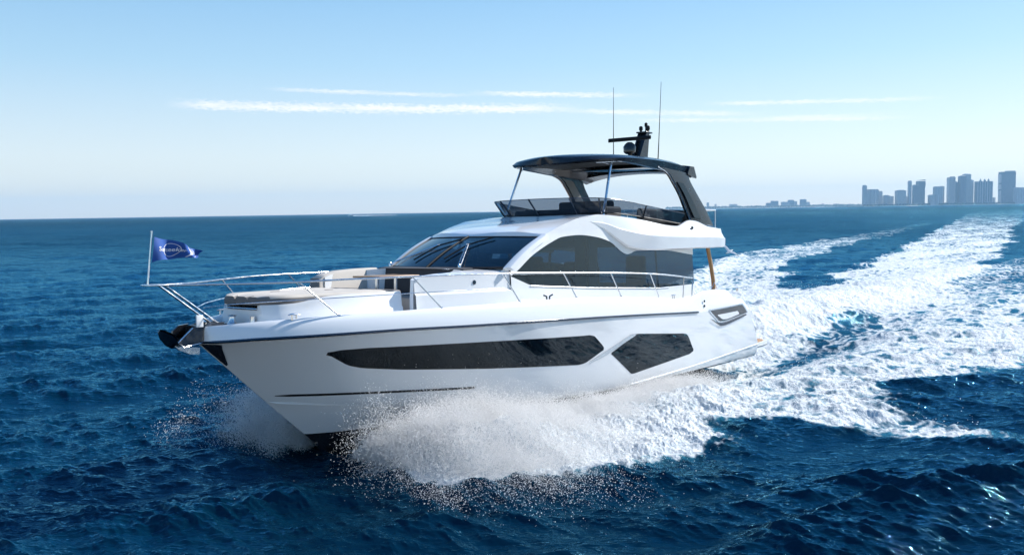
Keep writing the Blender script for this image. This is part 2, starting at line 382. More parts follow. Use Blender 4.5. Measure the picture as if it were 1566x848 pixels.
# decks
dk = MB(); r = []
for x in lin(4.2, 19.7, 50):
    yc, zc = crest(x); w = yc - .10 * min(1, hb(x) / .5); r.append([(x, w * k, zc - .24 + .02 * (1 - k * k)) for k in lin(-1, 1, 7)])
deck = dk.grid(r).build('foredeck', M['nonskid'], yacht)
ck = MB(); ck.grid([[(x, 2.36 * k, 1.35) for k in (-1, 1)] for x in (2.0, 4.6)]); ck.box((4.40, -1.9, 1.35), (4.47, 1.9, 2.6)); ck.box((2.0, -2.3, 1.35), (2.15, 2.3, 2.05), .04)
ck.build('cockpit', M['teak'], yacht)
# bathing platform
pf = MB(); ring = [(1.30, 2.30), (.1, 2.30), (-.45, 2.22), (-.74, 2.02), (-.85, 1.7), (-.9, 1.2)]; ring = ring + [(a, -b) for a, b in ring[::-1]]
def plan(ring, zs): return [[(x, y, z) for x, y in ring] for z in zs]
pf.loft([[(x - i, y * (1 - i * .05), z) for x, y in ring] for z, i in ((.26, -.06), (.30, 0), (.44, 0), (.48, -.02))])
plat = pf.build('swim_platform', M['gel'], yacht)
tk = MB().loft([[(max(x, -.78), y * .945, z) for x, y in ring] for z in (.483, .496)]).build('teak_top', M['teak'], plat)
MB().tube([(x - .004, y * 1.001, .36) for x, y in ring], .014, 6).build('fender_strip', M['darksteel'], plat)

# --- superstructure
def ys(x, z): return itp([(4.3, 1.95), (12, 1.95), (13, 1.92), (14, 1.83), (15, 1.68), (15.9, 1.52)], x) - .07 * max(0, min(1.6, z - 2.5))
ZT = [(4.38, 3.78), (6.2, 3.86), (7.6, 4.02), (8.6, 4.40), (9.4, 4.61), (9.8, 4.57), (10.6, 4.49), (11.27, 4.31), (12.05, 4.045), (12.82, 3.60), (13.6, 3.24), (14.99, 3.24), (15.8, 3.19), (15.95, 3.14)]
WT = [(4.38, 3.50), (6.38, 3.66), (7.69, 3.66), (8.19, 3.57), (9.06, 3.92), (9.72, 4.04), (10.42, 4.085), (11.19, 4.04), (11.67, 3.91), (12.44, 3.61), (13.07, 3.24), (13.26, 3.15)]
WB = [(4.38, 2.62), (6.5, 2.60), (10.0, 2.76), (12.6, 2.92), (13.26, 3.145)]
XW = sorted(set([round(a, 3) for a in lin(4.38, 15.95, 100)] + [13.26, 13.07, 12.05]))
cab = MB(); cabg = {}
for sgn in (1, -1):
    up = []; lo = []; fwd = []; gl = []
    for x in XW:
        zt = itp(ZT, x, x < 9.5 or x > 13.7)
        if x <= 13.26:
            zw, zb = itp(WT, x), itp(WB, x, False)
            up.append([(x, sgn * ys(x, z), z) for z in lin(zw, zt, 6)]); lo.append([(x, sgn * ys(x, z), z) for z in lin(2.1, zb, 5)])
            gl.append([(x, sgn * (ys(x, z) - .022), z) for z in lin(zb - .01, zw + .01, 6)])
        if x >= 13.26: fwd.append([(x, sgn * (ys(x, z) - (.035 if z > 2.86 else 0)), z) for z in [2.1, 2.5, 2.83, 2.87] + lin(2.95, zt, 4)])
    cab.grid(up).grid(lo).grid(fwd)
    # reveal returns round the window
    cab.grid([[p, (p[0], p[1] - sgn * .024, p[2])] for p in [rr[0] for rr in up]]); cab.grid([[p, (p[0], p[1] - sgn * .024, p[2])] for p in [rr[-1] for rr in lo]])
    cabg[sgn] = gl
def wsb(v): return (14.08 - .72 * abs(v) ** 2, 1.88 * v, 3.325)          # windshield foot, v in -1..1
def wst(v): return (12.53 - .60 * abs(v) ** 2, 1.84 * v, 4.05 + .02 * (1 - v * v))
# coachroof top between side skins, forward of the windshield
N = 17
def coach_top(x, v):
    zt = itp(ZT, x); w = ys(x, zt) - .035; return (x, w * v, zt + .10 * (1 - abs(v) ** 4))
def vin(x): return itp([(13.2, .60), (14.2, .62), (14.9, .90), (15.95, .93)], x)
cab.grid([[coach_top(13.25 + (15.95 - 13.25) * i / 12, v) for v in lin(vin(13.25 + 2.7 * i / 12), 1, 6)] for i in range(13)])
cab.grid([[coach_top(13.25 + (15.95 - 13.25) * i / 12, -v) for v in lin(vin(13.25 + 2.7 * i / 12), 1, 6)] for i in range(13)])
cab.grid([[coach_top(x, v) for v in lin(-.62, .62, 9)] for x in lin(13.2, 14.35, 5)])
# front ends of the two side mouldings
for sgn in (1, -1):
    e = [coach_top(15.95, sgn * v) for v in lin(.93, 1, 4)]
    cab.grid([[p for p in e], [(p[0] + .02, p[1], 2.75) for p in e], [(p[0] + .03, p[1], 2.2) for p in e]])
    cab.grid([[coach_top(x, sgn * vin(x)), (x, coach_top(x, sgn * vin(x))[1], 2.2)] for x in lin(14.2, 15.95, 12)])
# roof: windshield head back to the flybridge
def roof_p(u, v):
    x0 = wst(v)[0]; x = x0 + (8.3 - x0) * u
    ze = itp(ZT, max(9.4, min(x, 12.05)), x > 12) if x < 12.05 else 4.045
    zc = itp([(8.3, 4.66), (9.4, 4.645), (10.37, 4.50), (11.46, 4.36), (12.2, 4.22), (12.45, 4.13), (12.53, 4.07)], x)
    a = abs(v); w = ys(min(x, 12.05), ze)
    if x < 9.4: ze = 4.60
    bl = a ** 3; z = zc * (1 - bl) + ze * bl
    if u < .001: z = wst(v)[2]
    return (x, w * v, z)
roof = MB().grid([[roof_p(u, v) for v in lin(-1, 1, 33)] for u in [0, .012, .03, .06] + lin(.1, 1, 22)])
cab.grid([[wst(v), (wst(v)[0] - .10, wst(v)[1], wst(v)[2] - .05)] for v in lin(-1, 1, 17)])
cabin = cab.build('superstructure', M['gel'], yacht, 30)
roof.build('saloon_roof', M['gel'], cabin, 40)
def tri(x):  # lower moulding line on the coach side
    return x
for sgn in (1, -1):
    g = MB().grid(cabg[sgn]).build('side_window', M['sideglass'], cabin)
    for xm, w in ((10.15, .05), (6.6, .05)):
        MB().grid([[(xm + a, sgn * (ys(xm, z) - .035), z) for a in (-w, w)] for z in lin(itp(WB, xm, False), itp(WT, xm), 6)]).build('window_mullion', M['rubber'], g)
    MB().tube([(x, sgn * (ys(x, z) + .012), z) for x, z in [(a, itp(WB, a, False) - .015) for a in lin(6.0, 12.6, 12)]], .012, 6).build('window_sill_rail', M['steel'], g)
# windshield: two panes, centre mullion, frame, wipers
def wsp(u, v):
    a, b = Vector(wsb(v)), Vector(wst(v)); p = a.lerp(b, u); p.z += .03 * math.sin(math.pi * u); p.x += .05 * math.sin(math.pi * u); return p
ws = MB().grid([[wsp(u, v) for v in lin(-.985, .985, 25)] for u in lin(0, .985, 8)]).build('windshield', M['windshield'], cabin, 60)
MB().tube([wsp(u, 0) + Vector((.01, 0, .01)) for u in lin(0, .99, 8)], .022, 6).build('mullion', M['rubber'], ws)
fr = MB().grid([[wsp(u, v) + Vector((.006, 0, .008)) for v in lin(-.985, .985, 25)] for u in (.955, .99)]); fr.grid([[wsp(u, v) + Vector((.006, 0, .008)) for v in lin(-.985, .985, 25)] for u in (0, .04)])
fr.build('windshield_frit', M['rubber'], ws)
for sgn in (1, -1):
    MB().loft([[tuple(wsp(u, sgn * v) + Vector((dx, 0, dz))) for v, dx, dz in ((.955, .02, .02), (.985, .035, .04), (1.03, .03, .04), (1.05, -.03, -.02), (.97, -.02, -.03))] for u in lin(-.02, 1.0, 10)]).build('windshield_pillar', M['gel'], cabin, 40)
def wiper(foot, elbow, b0, b1):
    F_ = Vector(foot); E_ = Vector(elbow)
    w = MB().lathe(F_, [(.001, 0), (.04, 0), (.04, .06), (.02, .09), (.001, .09)], 10); w.tube([F_ + Vector((0, .03, .06)), E_ + Vector((0, .02, .03))], .014, 6); w.tube([F_ + Vector((0, -.05, .05)), E_ + Vector((0, -.03, .03))], .012, 6)
    o = w.build('wiper_arm', M['steel'], ws); MB().tube([b0, E_ + Vector((0, 0, .01)), b1], .019, 6).build('wiper_blade', M['rubber'], o)
def off(u, v, d=.045): p = wsp(u, v); return (p.x + d * .5, p.y, p.z + d)
wiper(off(-.03, .50), off(.62, .26), off(.22, .16), off(.90, .46))
wiper(off(-.02, -.95), off(.60, -.22), off(.18, -.38), off(.84, .02))

# interior seen through the glass
it = MB(); it.box((4.6, -1.75, 2.12), (13.6, 1.75, 2.2)); it.box((11.9, -1.6, 2.2), (13.5, 1.6, 3.05), .1); it.box((4.6, -1.72, 4.02), (9.8, 1.72, 4.06))
it.build('saloon_lining', M['interior'], cabin)
for x0, x1, y0, y1, z1 in ((11.0, 11.5, .55, 1.15, 3.55), (11.0, 11.5, -.3, .35, 3.5), (8.0, 8.3, -.2, .4, 3.35), (7.3, 7.6, -.2, .4, 3.38), (5.2, 6.6, -1.6, -.9, 3.15), (7.0, 9.6, -1.65, -1.1, 3.1), (6.5, 6.72, .9, 1.5, 3.5)): MB().box((x0, y0, 2.2), (x1, y1, z1), .08).build('saloon_seat', M['charcoal'], cabin)
MB().box((9.1, 1.05, 2.2), (9.5, 1.5, 4.0)).build('saloon_pillar', M['gel'], cabin); MB().box((6.9, -1.72, 3.6), (9.6, -1.5, 4.0)).build('saloon_cabinet', M['gel'], cabin)

# --- flybridge sides with the long wing overhanging aft
ZB = [(2.95, 3.72), (4.3, 3.70), (7.3, 3.665), (8.2, 3.74), (8.75, 3.96), (9.4, 4.25), (10.3, 4.42)]
YO = [(2.95, 2.26), (3.3, 2.32), (5.5, 2.29), (7.0, 2.21), (8.0, 2.06), (8.7, 1.94), (9.4, 1.86), (10.3, 1.815)]
ZM = [(2.95, 4.02), (4.0, 4.05), (6.0, 4.06), (7.4, 4.10), (8.6, 4.26), (9.4, 4.42), (10.3, 4.475)]
ZTP = [(2.95, 4.06), (3.15, 4.30), (3.8, 4.36), (4.6, 4.53), (4.85, 4.54), (5.54, 4.36), (8.0, 4.56), (9.4, 4.62), (10.3, 4.525)]
YT = [(2.95, 2.18), (4.0, 2.10), (5.5, 2.0), (9, 1.84), (10.3, 1.78)]
fly = MB()
for sgn in (1, -1):
    rr = []
    for x in lin(2.95, 10.3, 64):
        yo, yt, zb, zm, zt = itp(YO, x), itp(YT, x), itp(ZB, x), itp(ZM, x), itp(ZTP, x); yt = min(yt, yo - .02)
        P = [(1.72, zb + .07), (yo - .04, zb), (yo, zb + .03), (yo + .01, zm - .03), (yo - .03, zm), (yt + (yo - yt) * .35, zm + (zt - zm) * .6), (yt, zt - .015), (yt - .05, zt), (yt - .12, zt - .02), (yt - .14, 4.2), (1.6, 4.2)]
        if zb > 4.1: P[0] = (1.72, zb); P[-1] = (1.6, zb + .02); P[-2] = (yt - .14, zb + .03)
        rr.append([(x, sgn * y, z) for y, z in P])
    fly.loft(rr)
fly.box((2.95, -1.75, 3.76), (8.6, 1.75, 3.95), .03)
flyo = fly.build('flybridge', M['gel'], yacht, 30)
MB().grid([[(x, y, 3.958) for y in (-1.72, 1.72)] for x in (3.0, 9.6)]).build('flybridge_floor', M['teak'], flyo)
aft = MB().loft([[(x, y, z) for x, z in ((2.93, 3.74), (2.93, 4.05), (3.05, 4.3), (3.2, 4.3), (3.2, 3.74))] for y in lin(-2.16, 2.16, 9)]); aft.build('flybridge_aft_coaming', M['gel'], flyo)
for sgn in (1, -1):
    MB().lathe((0, 0, 0), [(.001, -.01), (.05, -.01), (.055, 0), (.03, .03), (.001, .03)], 12, 1).build('side_light', M['black'], flyo).location = (5.0, sgn * 2.17, 4.30)
# aft rail of the flybridge
ar = MB(); ar.tube([(4.4, 1.95, 4.86), (3.1, 2.0, 4.87), (2.9, 1.8, 4.87), (2.9, -1.8, 4.87), (3.1, -2.0, 4.87), (4.4, -1.95, 4.86)], .022)
for p in ((3.1, 2.0), (3.7, 1.98), (2.9, 1.3), (2.9, .4), (2.9, -.4), (2.9, -1.3), (3.1, -2.0)): ar.tube([(p[0], p[1], 4.25), (p[0], p[1], 4.87)], .016)
ar.build('aft_rail', M['gel'], flyo)
# cockpit posts carrying the overhang
for sgn in (1, -1):
    MB().tube([(3.80, sgn * 2.08, 3.72), (3.62, sgn * 2.10, 3.2), (3.50, sgn * 2.12, 2.7), (3.46, sgn * 2.12, 2.36)], .055, 10, flat=1.5).build('overhang_post', M['wood'], flyo)  # stainless posts: the teak reflected in them is painted in with the wood colour
# smoked wind screen round the flybridge
SB = [(5.3, 1.93, 4.42), (7.36, 1.88, 4.58), (8.7, 1.80, 4.66), (9.15, 1.58, 4.67), (9.42, 1.1, 4.64), (9.60, .5, 4.63), (9.65, 0, 4.63)]
ST = [(5.1, 1.99, 4.72), (7.36, 1.98, 4.90), (8.75, 1.92, 5.02), (9.50, 1.68, 5.05), (9.90, 1.15, 5.05), (10.08, .5, 5.05), (10.13, 0, 5.05)]
sb = curve(SB, 6); st_ = curve(ST, 6); sb = [Vector(p) for p in sb] + [Vector((p[0], -p[1], p[2])) for p in sb[::-1][1:]]; st_ = [Vector(p) for p in st_] + [Vector((p[0], -p[1], p[2])) for p in st_[::-1][1:]]
sc = MB().grid([[a.lerp(b, k) for k in lin(0, 1, 4)] for a, b in zip(sb, st_)]).build('wind_screen', M['screen'], flyo, 60)
n_ = len(sb)
for i in (6, 17, 24, 36, 48, 55, 66):
    if i < n_: MB().tube([sb[i] + Vector((.01, 0, -.03)), st_[i]], .022, 6).build('screen_post', M['darksteel'], sc)
MB().tube(st_, .010, 6).build('screen_edge', M['darksteel'], sc)
MB().tube(sb, .022, 6).build('screen_seal', M['rubber'], sc)
# flybridge seats and helm
def seat(name, parts, m=M['charcoal']):
    s = MB()
    for a, b in parts: s.box(a, b, .07)
    return s.build(name, m, flyo, 60)
seat('helm_console', [((8.4, -1.3, 3.96), (9.1, 1.0, 4.80))])
seat('helm_seat', [((7.5, -.9, 4.3), (8.1, .9, 4.55)), ((7.25, -.9, 4.5), (7.5, -.02, 5.08)), ((7.25, .02, 4.5), (7.5, .9, 5.08))])
seat('sunlounge', [((8.1, 1.05, 4.2), (8.9, 1.65, 4.86))])
seat('settee', [((3.7, 1.25, 4.0), (7.2, 1.7, 4.45)), ((3.9, 1.55, 4.4), (7.2, 1.74, 4.84)), ((3.3, -1.6, 4.0), (3.8, 1.6, 4.45))])
seat('wet_bar', [((4.2, -1.7, 4.0), (6.6, -1.15, 4.80))], M['interior'])

# --- hardtop
def hw(x):
    if x <= 7.4: return 1.93
    t = (x - 7.4) / 2.0; return 1.93 * max(0, 1 - t ** 2.7) ** (1 / 2.4)
def htz(x): return itp([(3.9, 6.06), (4.6, 6.24), (5.4, 6.34), (6.5, 6.38), (8, 6.36), (9.0, 6.29), (9.4, 6.22)], x)
ht = MB(); rr = []
for i in range(46):
    x = 4.5 + (9.395 - 4.5) * (1 - (1 - i / 45) ** 1.8); w = max(hw(x), .02); zt = htz(x); row = []
    for k in lin(-1, 1, 21): row.append((x, w * k, zt - .13 * abs(k) ** 2.2 - (.06 if abs(k) == 1 else 0)))
    dp = itp([(4.5, .15), (6.0, .17), (7.6, .08), (8.6, .0), (9.4, -.04)], x)
    for k in lin(1, -1, 21): row.append((x - (.04 if x > 9 else 0), (w - .05) * k, zt - .20 - .06 * abs(k) ** 2 - dp * (abs(k) > .88)))
    rr.append(row)
ht.loft(rr); hto = ht.build('hardtop', M['hardtop'], yacht, 35)
# spoiler at the aft edge
sp = MB(); rr = []
for k in lin(-1, 1, 21):
    y = 1.98 * k; z = 6.24 - .15 * abs(k) ** 2.2; bk = 4.35 - .02 * k * k
    rr.append([(4.75, y, z + .05), (4.5, y, z + .045), (bk, y, z - .17 - .08 * abs(k) ** 3), (bk + .03, y, z - .22 - .08 * abs(k) ** 3), (4.9, y, z - .19)])
sp.loft(rr).build('spoiler', M['hardtop'], hto, 35)
# underside: sunroof glass and its frame
MB().box((4.9, -1.3, 6.06), (6.2, 1.3, 6.085), .01).build('sunroof', M['windshield'], hto)
def under(x, k): w = hw(x) - .05; return (x, w * k, htz(x) - .212 - .06 * k * k)
MB().grid([[under(x, k) for k in lin(-.86, .86, 15)] for x in lin(6.25, 9.18, 24)]).build('headliner', M['rubber'], hto)
for sgn in (1, -1):
    MB().tube([(x, sgn * (hw(x) - .16), htz(x) - .275) for x in lin(5.6, 8.9, 16)], .018, 6).build('grab_rail', M['steel'], hto)
# legs: broad curved arch legs, outer fairing and bright inner edge
OUT = [(4.84, 5.93), (4.74, 5.75), (4.59, 5.57), (4.17, 5.17), (3.78, 4.80), (3.42, 4.38)]
INN = [(6.55, 6.02), (6.02, 5.88), (5.70, 5.64), (5.32, 5.27), (5.06, 4.91), (4.72, 4.48)]
oc = curve([(a, 0, b) for a, b in OUT], 5); ic = curve([(a, 0, b) for a, b in INN], 5)
for sgn in (1, -1):
    lg = MB(); rr = []
    for a, b in zip(oc, ic):
        yo_ = 1.93 + .16 * (6 - a.z) / 1.6; yi_ = 1.93 + .10 * (6 - b.z) / 1.6
        rr.append([(a.x, sgn * yo_, a.z), ((a.x * .7 + b.x * .3), sgn * (yo_ + .02), (a.z * .7 + b.z * .3)), (b.x - .02, sgn * yi_, b.z), (b.x, sgn * (yi_ - .04), b.z), (b.x - .02, sgn * (yi_ - .12), b.z), (a.x, sgn * (yo_ - .13), a.z)])
    lo_ = lg.loft(rr).build('support_leg', M['hardtop'], hto, 30)
    MB().tube([(b.x + .012, sgn * (1.90 + .10 * (6 - b.z) / 1.6), b.z) for b in ic], .022, 6).build('leg_trim', M['steel'], lo_)
    MB().loft([[(a.x * w1 + b.x * (1 - w1), sgn * (1.945 + .14 * (6 - a.z) / 1.6 + .012), a.z * w1 + b.z * (1 - w1)) for w1 in (.45, .12)] + [(a.x * w1 + b.x * (1 - w1), sgn * (1.93 + .14 * (6 - a.z) / 1.6), a.z * w1 + b.z * (1 - w1)) for w1 in (.12, .45)] for a, b in list(zip(oc, ic))[10:24]]).build('leg_inset', M['glassdark'], lo_)
    MB().grid([[(a.x * w1 + b.x * (1 - w1), sgn * (1.93 + .10 * (6 - a.z) / 1.6 - .145), a.z * w1 + b.z * (1 - w1)) for w1 in (.50, .06)] for a, b in list(zip(oc, ic))[4:26]]).build('leg_inner_panel', M['interior'], lo_)
    # forward strut with a small bracing fork
    s = MB().tube([(9.06, sgn * 1.66, 4.60), (8.42, sgn * 1.52, 6.10)], .036, 10).build('front_strut', M['steel'], hto)
    MB().tube([(8.40, sgn * 1.52, 5.98), (8.75, sgn * 1.25, 6.09)], .014, 6).build('strut_brace', M['steel'], s)
# mast with radar, lights, antennas
ms = MB(); ms.prism([(4.74, 6.25), (4.45, 6.25), (4.02, 7.33), (4.14, 7.33)], -.16, -.11); ms.prism([(4.74, 6.25), (4.45, 6.25), (4.02, 7.33), (4.14, 7.33)], .11, .16)
ms.prism([(4.52, 6.25), (4.02, 6.25), (3.86, 7.33), (4.04, 7.33)], -.10, .10)
ms.box((3.80, -.18, 7.33), (4.22, .18, 7.38), .015)
mast = ms.build('radar_mast', M['hardtop'], hto, 30)
rd = MB(); rd.tube([(4.75, 0, 6.42), (4.9, 0, 6.60), (4.9, 0, 6.72)], .07, 8); rd.lathe((4.92, 0, 6.62), [(.001, 0), (.12, .0), (.19, .06), (.20, .22), (.15, .30), (.08, .36), (.001, .37)], 18)
radar = rd.build('radar_pedestal', M['black'], mast, 40)
dx, dy = math.cos(math.radians(52)), -math.sin(math.radians(52))
bar = MB(); rr = []
for k in (-1.0, -.985, .985, 1.0):
    c = Vector((4.92, 0, 7.08)) + Vector((dx, dy, -.075)) * k * .66; s_ = .6 if abs(k) == 1 else 1
    rr.append([c + Vector((-dy * a * s_, dx * a * s_, b * s_)) for a, b in ((-.06, -.05), (.06, -.05), (.075, 0), (.05, .06), (-.05, .06), (-.075, 0))])
bar.loft(rr).build('radar_scanner', M['rubber'], radar, 30)
for y in (-.13, .13): MB().lathe((4.0, y, 7.38), [(.001, 0), (.035, 0), (.035, .05), (.06, .07), (.06, .16), (.04, .19), (.001, .20)], 12).build('navigation_light', M['rubber'], mast)
MB().lathe((3.9, 0, 7.38), [(.001, 0), (.03, 0), (.03, .17), (.05, .19), (.05, .28), (.02, .31), (.001, .31)], 12).build('masthead_light', M['rubber'], mast)
MB().tube([(4.5, 0, 6.6), (4.8, .2, 6.42)], .02, 6).build('horn', M['steel'], mast)
MB().tube([(5.86, -.0, 6.30), (5.86, 0, 6.9), (5.85, 0, 8.55)], [.016, .012, .006], 8).build('whip_antenna', M['rubber'], hto)
MB().tube([(5.30, 1.2, 6.28), (5.24, 1.2, 6.9), (5.09, 1.2, 8.68)], [.018, .013, .006], 8).build('whip_antenna', M['rubber'], hto)

# --- guard rails
RT = [(5.55, 2.48, 2.84), (6.85, 2.54, 2.96), (8.3, 2.54, 3.06), (10.17, 2.54, 3.14), (12.17, 2.48, 3.20), (14.25, 2.32, 3.245), (16.46, 1.95, 3.25), (17.73, 1.6, 3.24), (18.66, 1.22, 3.22), (19.5, .72, 3.21), (20.1, .33, 3.21), (20.72, .10, 3.215)]
rtc = curve(RT, 5)
FT = [(17.95, 1.44), (15.75, 2.02), (13.52, 2.31), (11.46, 2.43), (9.49, 2.46), (7.52, 2.46)]
def rail_at(x):
    for a, b in zip(rtc[:-1], rtc[1:]):
        if a.x <= x <= b.x: return a.lerp(b, (x - a.x) / (b.x - a.x))
    return rtc[-1] if x > rtc[-1].x else rtc[0]
for sgn in (1, -1):
    top = [(p.x, sgn * p.y, p.z) for p in rtc]
    rl = MB().tube([(5.62, sgn * 2.47, 2.32), (5.58, sgn * 2.48, 2.78)] + top, .019, 8).build('guard_rail', M['steel'], yacht, 60)
    for fx_, fy_ in FT:
        rk = .62 if fx_ < 14 else .75
        tp = rail_at(fx_ + rk + (.0 if fx_ < 17 else .0)); zc = itp(ZC, fx_)
        s = MB().tube([(fx_, sgn * fy_, zc - .01), (tp.x, sgn * tp.y, tp.z)], .0155, 8); s.lathe((fx_, sgn * fy_, zc - .012), [(.001, 0), (.045, 0), (.03, .02), (.001, .022)], 10); s.build('stanchion', M['steel'], rl, 60)
    s = MB().tube([(6.15, sgn * 2.46, 2.30), (6.15, sgn * 2.50, 2.89)], .016).build('stanchion', M['steel'], rl)
    MB().tube([(lambda q, zc: (q.x - .36, sgn * (q.y - .01), zc + (q.z - zc) * .5))(rail_at(x), itp(ZC, x)) for x in lin(14.4, 19.95, 24)] + [(19.97, sgn * .10, 2.78)], .010, 6).build('mid_rail', M['steel'], rl)
    MB().tube([(20.72, sgn * .10, 3.215), (20.55, sgn * .11, 3.10), (19.66, sgn * .13, 2.46)], .019, 8).build('pulpit_strut', M['steel'], rl)
    # cleats on the bulwark and a fairlead
    for cx, sz in ((18.75, .8), (2.55, 1.0), (6.75, .7)):
        yc, zc = crest(cx); c = MB(); s_ = sz; c.tube([(cx - .17 * s_, sgn * yc, zc + .075), (cx - .07, sgn * yc, zc + .085), (cx + .07, sgn * yc, zc + .085), (cx + .17 * s_, sgn * yc, zc + .075)], [.010, .02, .02, .010], 8); c.tube([(cx - .05, sgn * yc, zc - .02), (cx - .05, sgn * yc, zc + .08)], .018); c.tube([(cx + .05, sgn * yc, zc - .02), (cx + .05, sgn * yc, zc + .08)], .018)
        c.build('cleat', M['steel'], yacht)
    yc, zc = crest(12.55); c = MB()
    for d in (-1, 1): c.tube([(12.55 + d * .05, sgn * (yc - .02), zc - .01), (12.55 + d * .06, sgn * (yc - .02), zc + .07), (12.55 + d * .17, sgn * (yc - .02), zc + .10)], .02, 8)
    c.build('fairlead', M['darksteel'], yacht)
MB().box((20.66, -.15, 3.205), (21.02, .15, 3.235), .012).build('pulpit_plate', M['steel'], yacht)
# --- bow roller and anchor
rl = MB()
for sgn in (1, -1):
    rl.prism([(19.55, 2.50), (19.95, 2.50), (20.22, 2.44), (20.50, 2.20), (20.40, 2.12), (20.06, 2.16), (19.8, 2.34)], sgn * .13, sgn * .15)
roller = rl.build('bow_roller', M['darksteel'], yacht, 30)
MB().tube([(20.22, .15, 2.44), (20.51, .15, 2.20), (20.40, .15, 2.11), (20.06, .15, 2.15)], .012, 6).build('roller_edge', M['steel'], roller)
MB().box((19.5, -.13, 2.43), (20.12, .13, 2.47), .01).build('roller_deck_plate', M['darksteel'], roller)
MB().box((20.02, .155, 2.44), (20.16, .18, 2.66), .01).build('roller_tab', M['gel'], roller)
MB().loft([[(a, y, b) for a, b in ((20.08, 2.49), (20.28, 2.47), (20.40, 2.38), (20.42, 2.27), (20.36, 2.24), (20.2, 2.32))] for y in (-.24, -.19)]).build('roller_cheek', M['black'], roller, 30)
MB().lathe((20.38, -.13, 2.17), [(.001, 0), (.05, 0), (.03, .13), (.05, .26), (.001, .26)], 12, 1).build('roller_wheel', M['rubber'], roller)
an = MB().loft([[(x, y * .045, z + s * .06) for y, s in ((-1, -1), (1, -1), (1, 1), (-1, 1))] for x, z in ((20.02, 2.00), (20.2, 2.02), (20.4, 2.10), (20.55, 2.22), (20.62, 2.30))])
anchor = an.build('anchor', M['steel'], yacht, 40)
fl = MB()
for sgn in (1, -1):
    rr = [[(20.44, 0, 2.10), (20.46, sgn * .03, 2.13)], [(20.54, 0, 2.09), (20.50, sgn * .15, 2.22)], [(20.66, 0, 2.15), (20.62, sgn * .17, 2.33)], [(20.77, 0, 2.28), (20.75, sgn * .10, 2.41)], [(20.80, 0, 2.38), (20.79, sgn * .02, 2.42)]]
    fl.grid(rr); fl.grid([[(a[0] - .02, a[1], a[2] + .03), (b[0] - .02, b[1], b[2] + .03)] for a, b in rr])
fl.build('anchor_fluke', M['darksteel'], anchor, 30)
# windlass, hatch and fittings on the foredeck
wl = MB(); wl.box((19.1, -.22, 2.40), (19.45, .12, 2.46), .02); wl.lathe((19.28, -.02, 2.46), [(.001, 0), (.09, 0), (.06, .05), (.06, .11), (.09, .14), (.001, .15)], 14); wl.build('windlass', M['steel'], yacht)
MB().lathe((19.15, .42, 2.42), [(.001, 0), (.06, 0), (.045, .06), (.05, .16), (.001, .17)], 14).build('capstan', M['steel'], yacht)

# --- foredeck sunpad island
PW_ = [(16.12, 1.26), (17.0, 1.24), (18.0, 1.12), (18.7, .92), (19.0, .74), (19.08, .60)]
def rings(x_tab, prof):
    out = []
    for x in x_tab: out.append([(x, y, z) for y, z in prof(x)])
    return out
def pad_prof(x):
    w = itp(PW_, x); zt = itp([(16.12, 2.93), (17.4, 2.93), (18.0, 2.90), (18.55, 2.81), (19.08, 2.79)], x)
    h = [(w + .06, 2.25), (w + .03, 2.60), (w, 2.64), (w - .02, zt - .06), (w - .05, zt), (w - .12, zt), (w - .14, zt - .1)]
    return h + [(-a, b) for a, b in h[::-1]]
isl = MB().loft(rings(lin(16.12, 19.08, 26), pad_prof)).build('sunpad_island', M['gel'], yacht, 35)
def cush_prof(x0, x1, n, zoff=0., inset=.16, y0=None, y1=None, zt=2.96):
    rr = []
    for i, x in enumerate(lin(x0, x1, n)):
        e = min(i, n - 1 - i); q = .035 if e == 0 else .01 if e == 1 else 0
        w = itp(PW_, x) - inset + itp([(16.1, 0), (18.2, 0), (18.7, .10), (19.1, .10)], x); a, b = (-w, w) if y0 is None else (y0 * w, y1 * w); zz = zt - q
        pts = [(a + .02, 2.785), (a, 2.81), (a, zz - .05), (a + .04, zz), ((a * 3 + b) / 4, zz + .012), ((a + b) / 2, zz + .012), ((a + 3 * b) / 4, zz + .012), (b - .04, zz), (b, zz - .05), (b, 2.81), (b - .02, 2.785)]
        rr.append([(x, y, z) for y, z in pts])
    return rr
for (a, b) in ((-1, -.36), (-.35, .35), (.36, 1)):
    cu = MB().loft(cush_prof(16.25, 19.10, 22, y0=a, y1=b)).build('sunpad_cushion', M['cushion'], isl, 50)
    cu.data.materials.append(M['cushion_side'])
    for p in cu.data.polygons:
        if p.center.z < 2.925: p.material_index = 1
MB().tube([(19.12, y, 2.72) for y in lin(-.5, .5, 6)], .012, 6).build('sunpad_grab_rail', M['steel'], isl)
for x, y in ((17.1, .15), (18.1, -.3)): MB().box((x - .10, y - .02, 2.972), (x + .10, y + .02, 2.98), .003).build('strap', M['cushion_side'], isl)
# --- bow lounge: U settee, dark back against the windshield, wooden table
lo = MB(); lo.box((13.9, -1.35, 2.25), (15.1, 1.0, 2.72), .06); lo.box((15.05, -1.55, 2.25), (16.05, -.95, 2.80), .06)
lounge = lo.build('bow_settee', M['cushion'], yacht, 50)
bk = MB(); bk.loft([[(x, y, z) for x, z in ((13.95, 2.6), (13.9, 3.30), (14.02, 3.36), (14.30, 3.33), (14.36, 2.68))] for y in lin(-1.35, 1.35, 9)]); bk.build('settee_back', M['charcoal'], lounge, 50)
sk = MB(); sk.loft([[(x, y, z) for y, z in ((-1.62, 2.5), (-1.66, zt - .05), (-1.60, zt), (-1.42, zt), (-1.36, zt - .05), (-1.34, 2.5))] for x, zt in ((14.3, 3.34), (14.9, 3.33), (15.5, 3.30), (15.9, 3.24), (16.08, 3.17), (16.12, 3.05))]); sk.build('settee_side_back', M['cushion'], lounge, 50)
MB().box((16.12, -1.6, 2.5), (16.16, -1.3, 3.15), .015).build('settee_end_panel', M['cushion_side'], lounge)
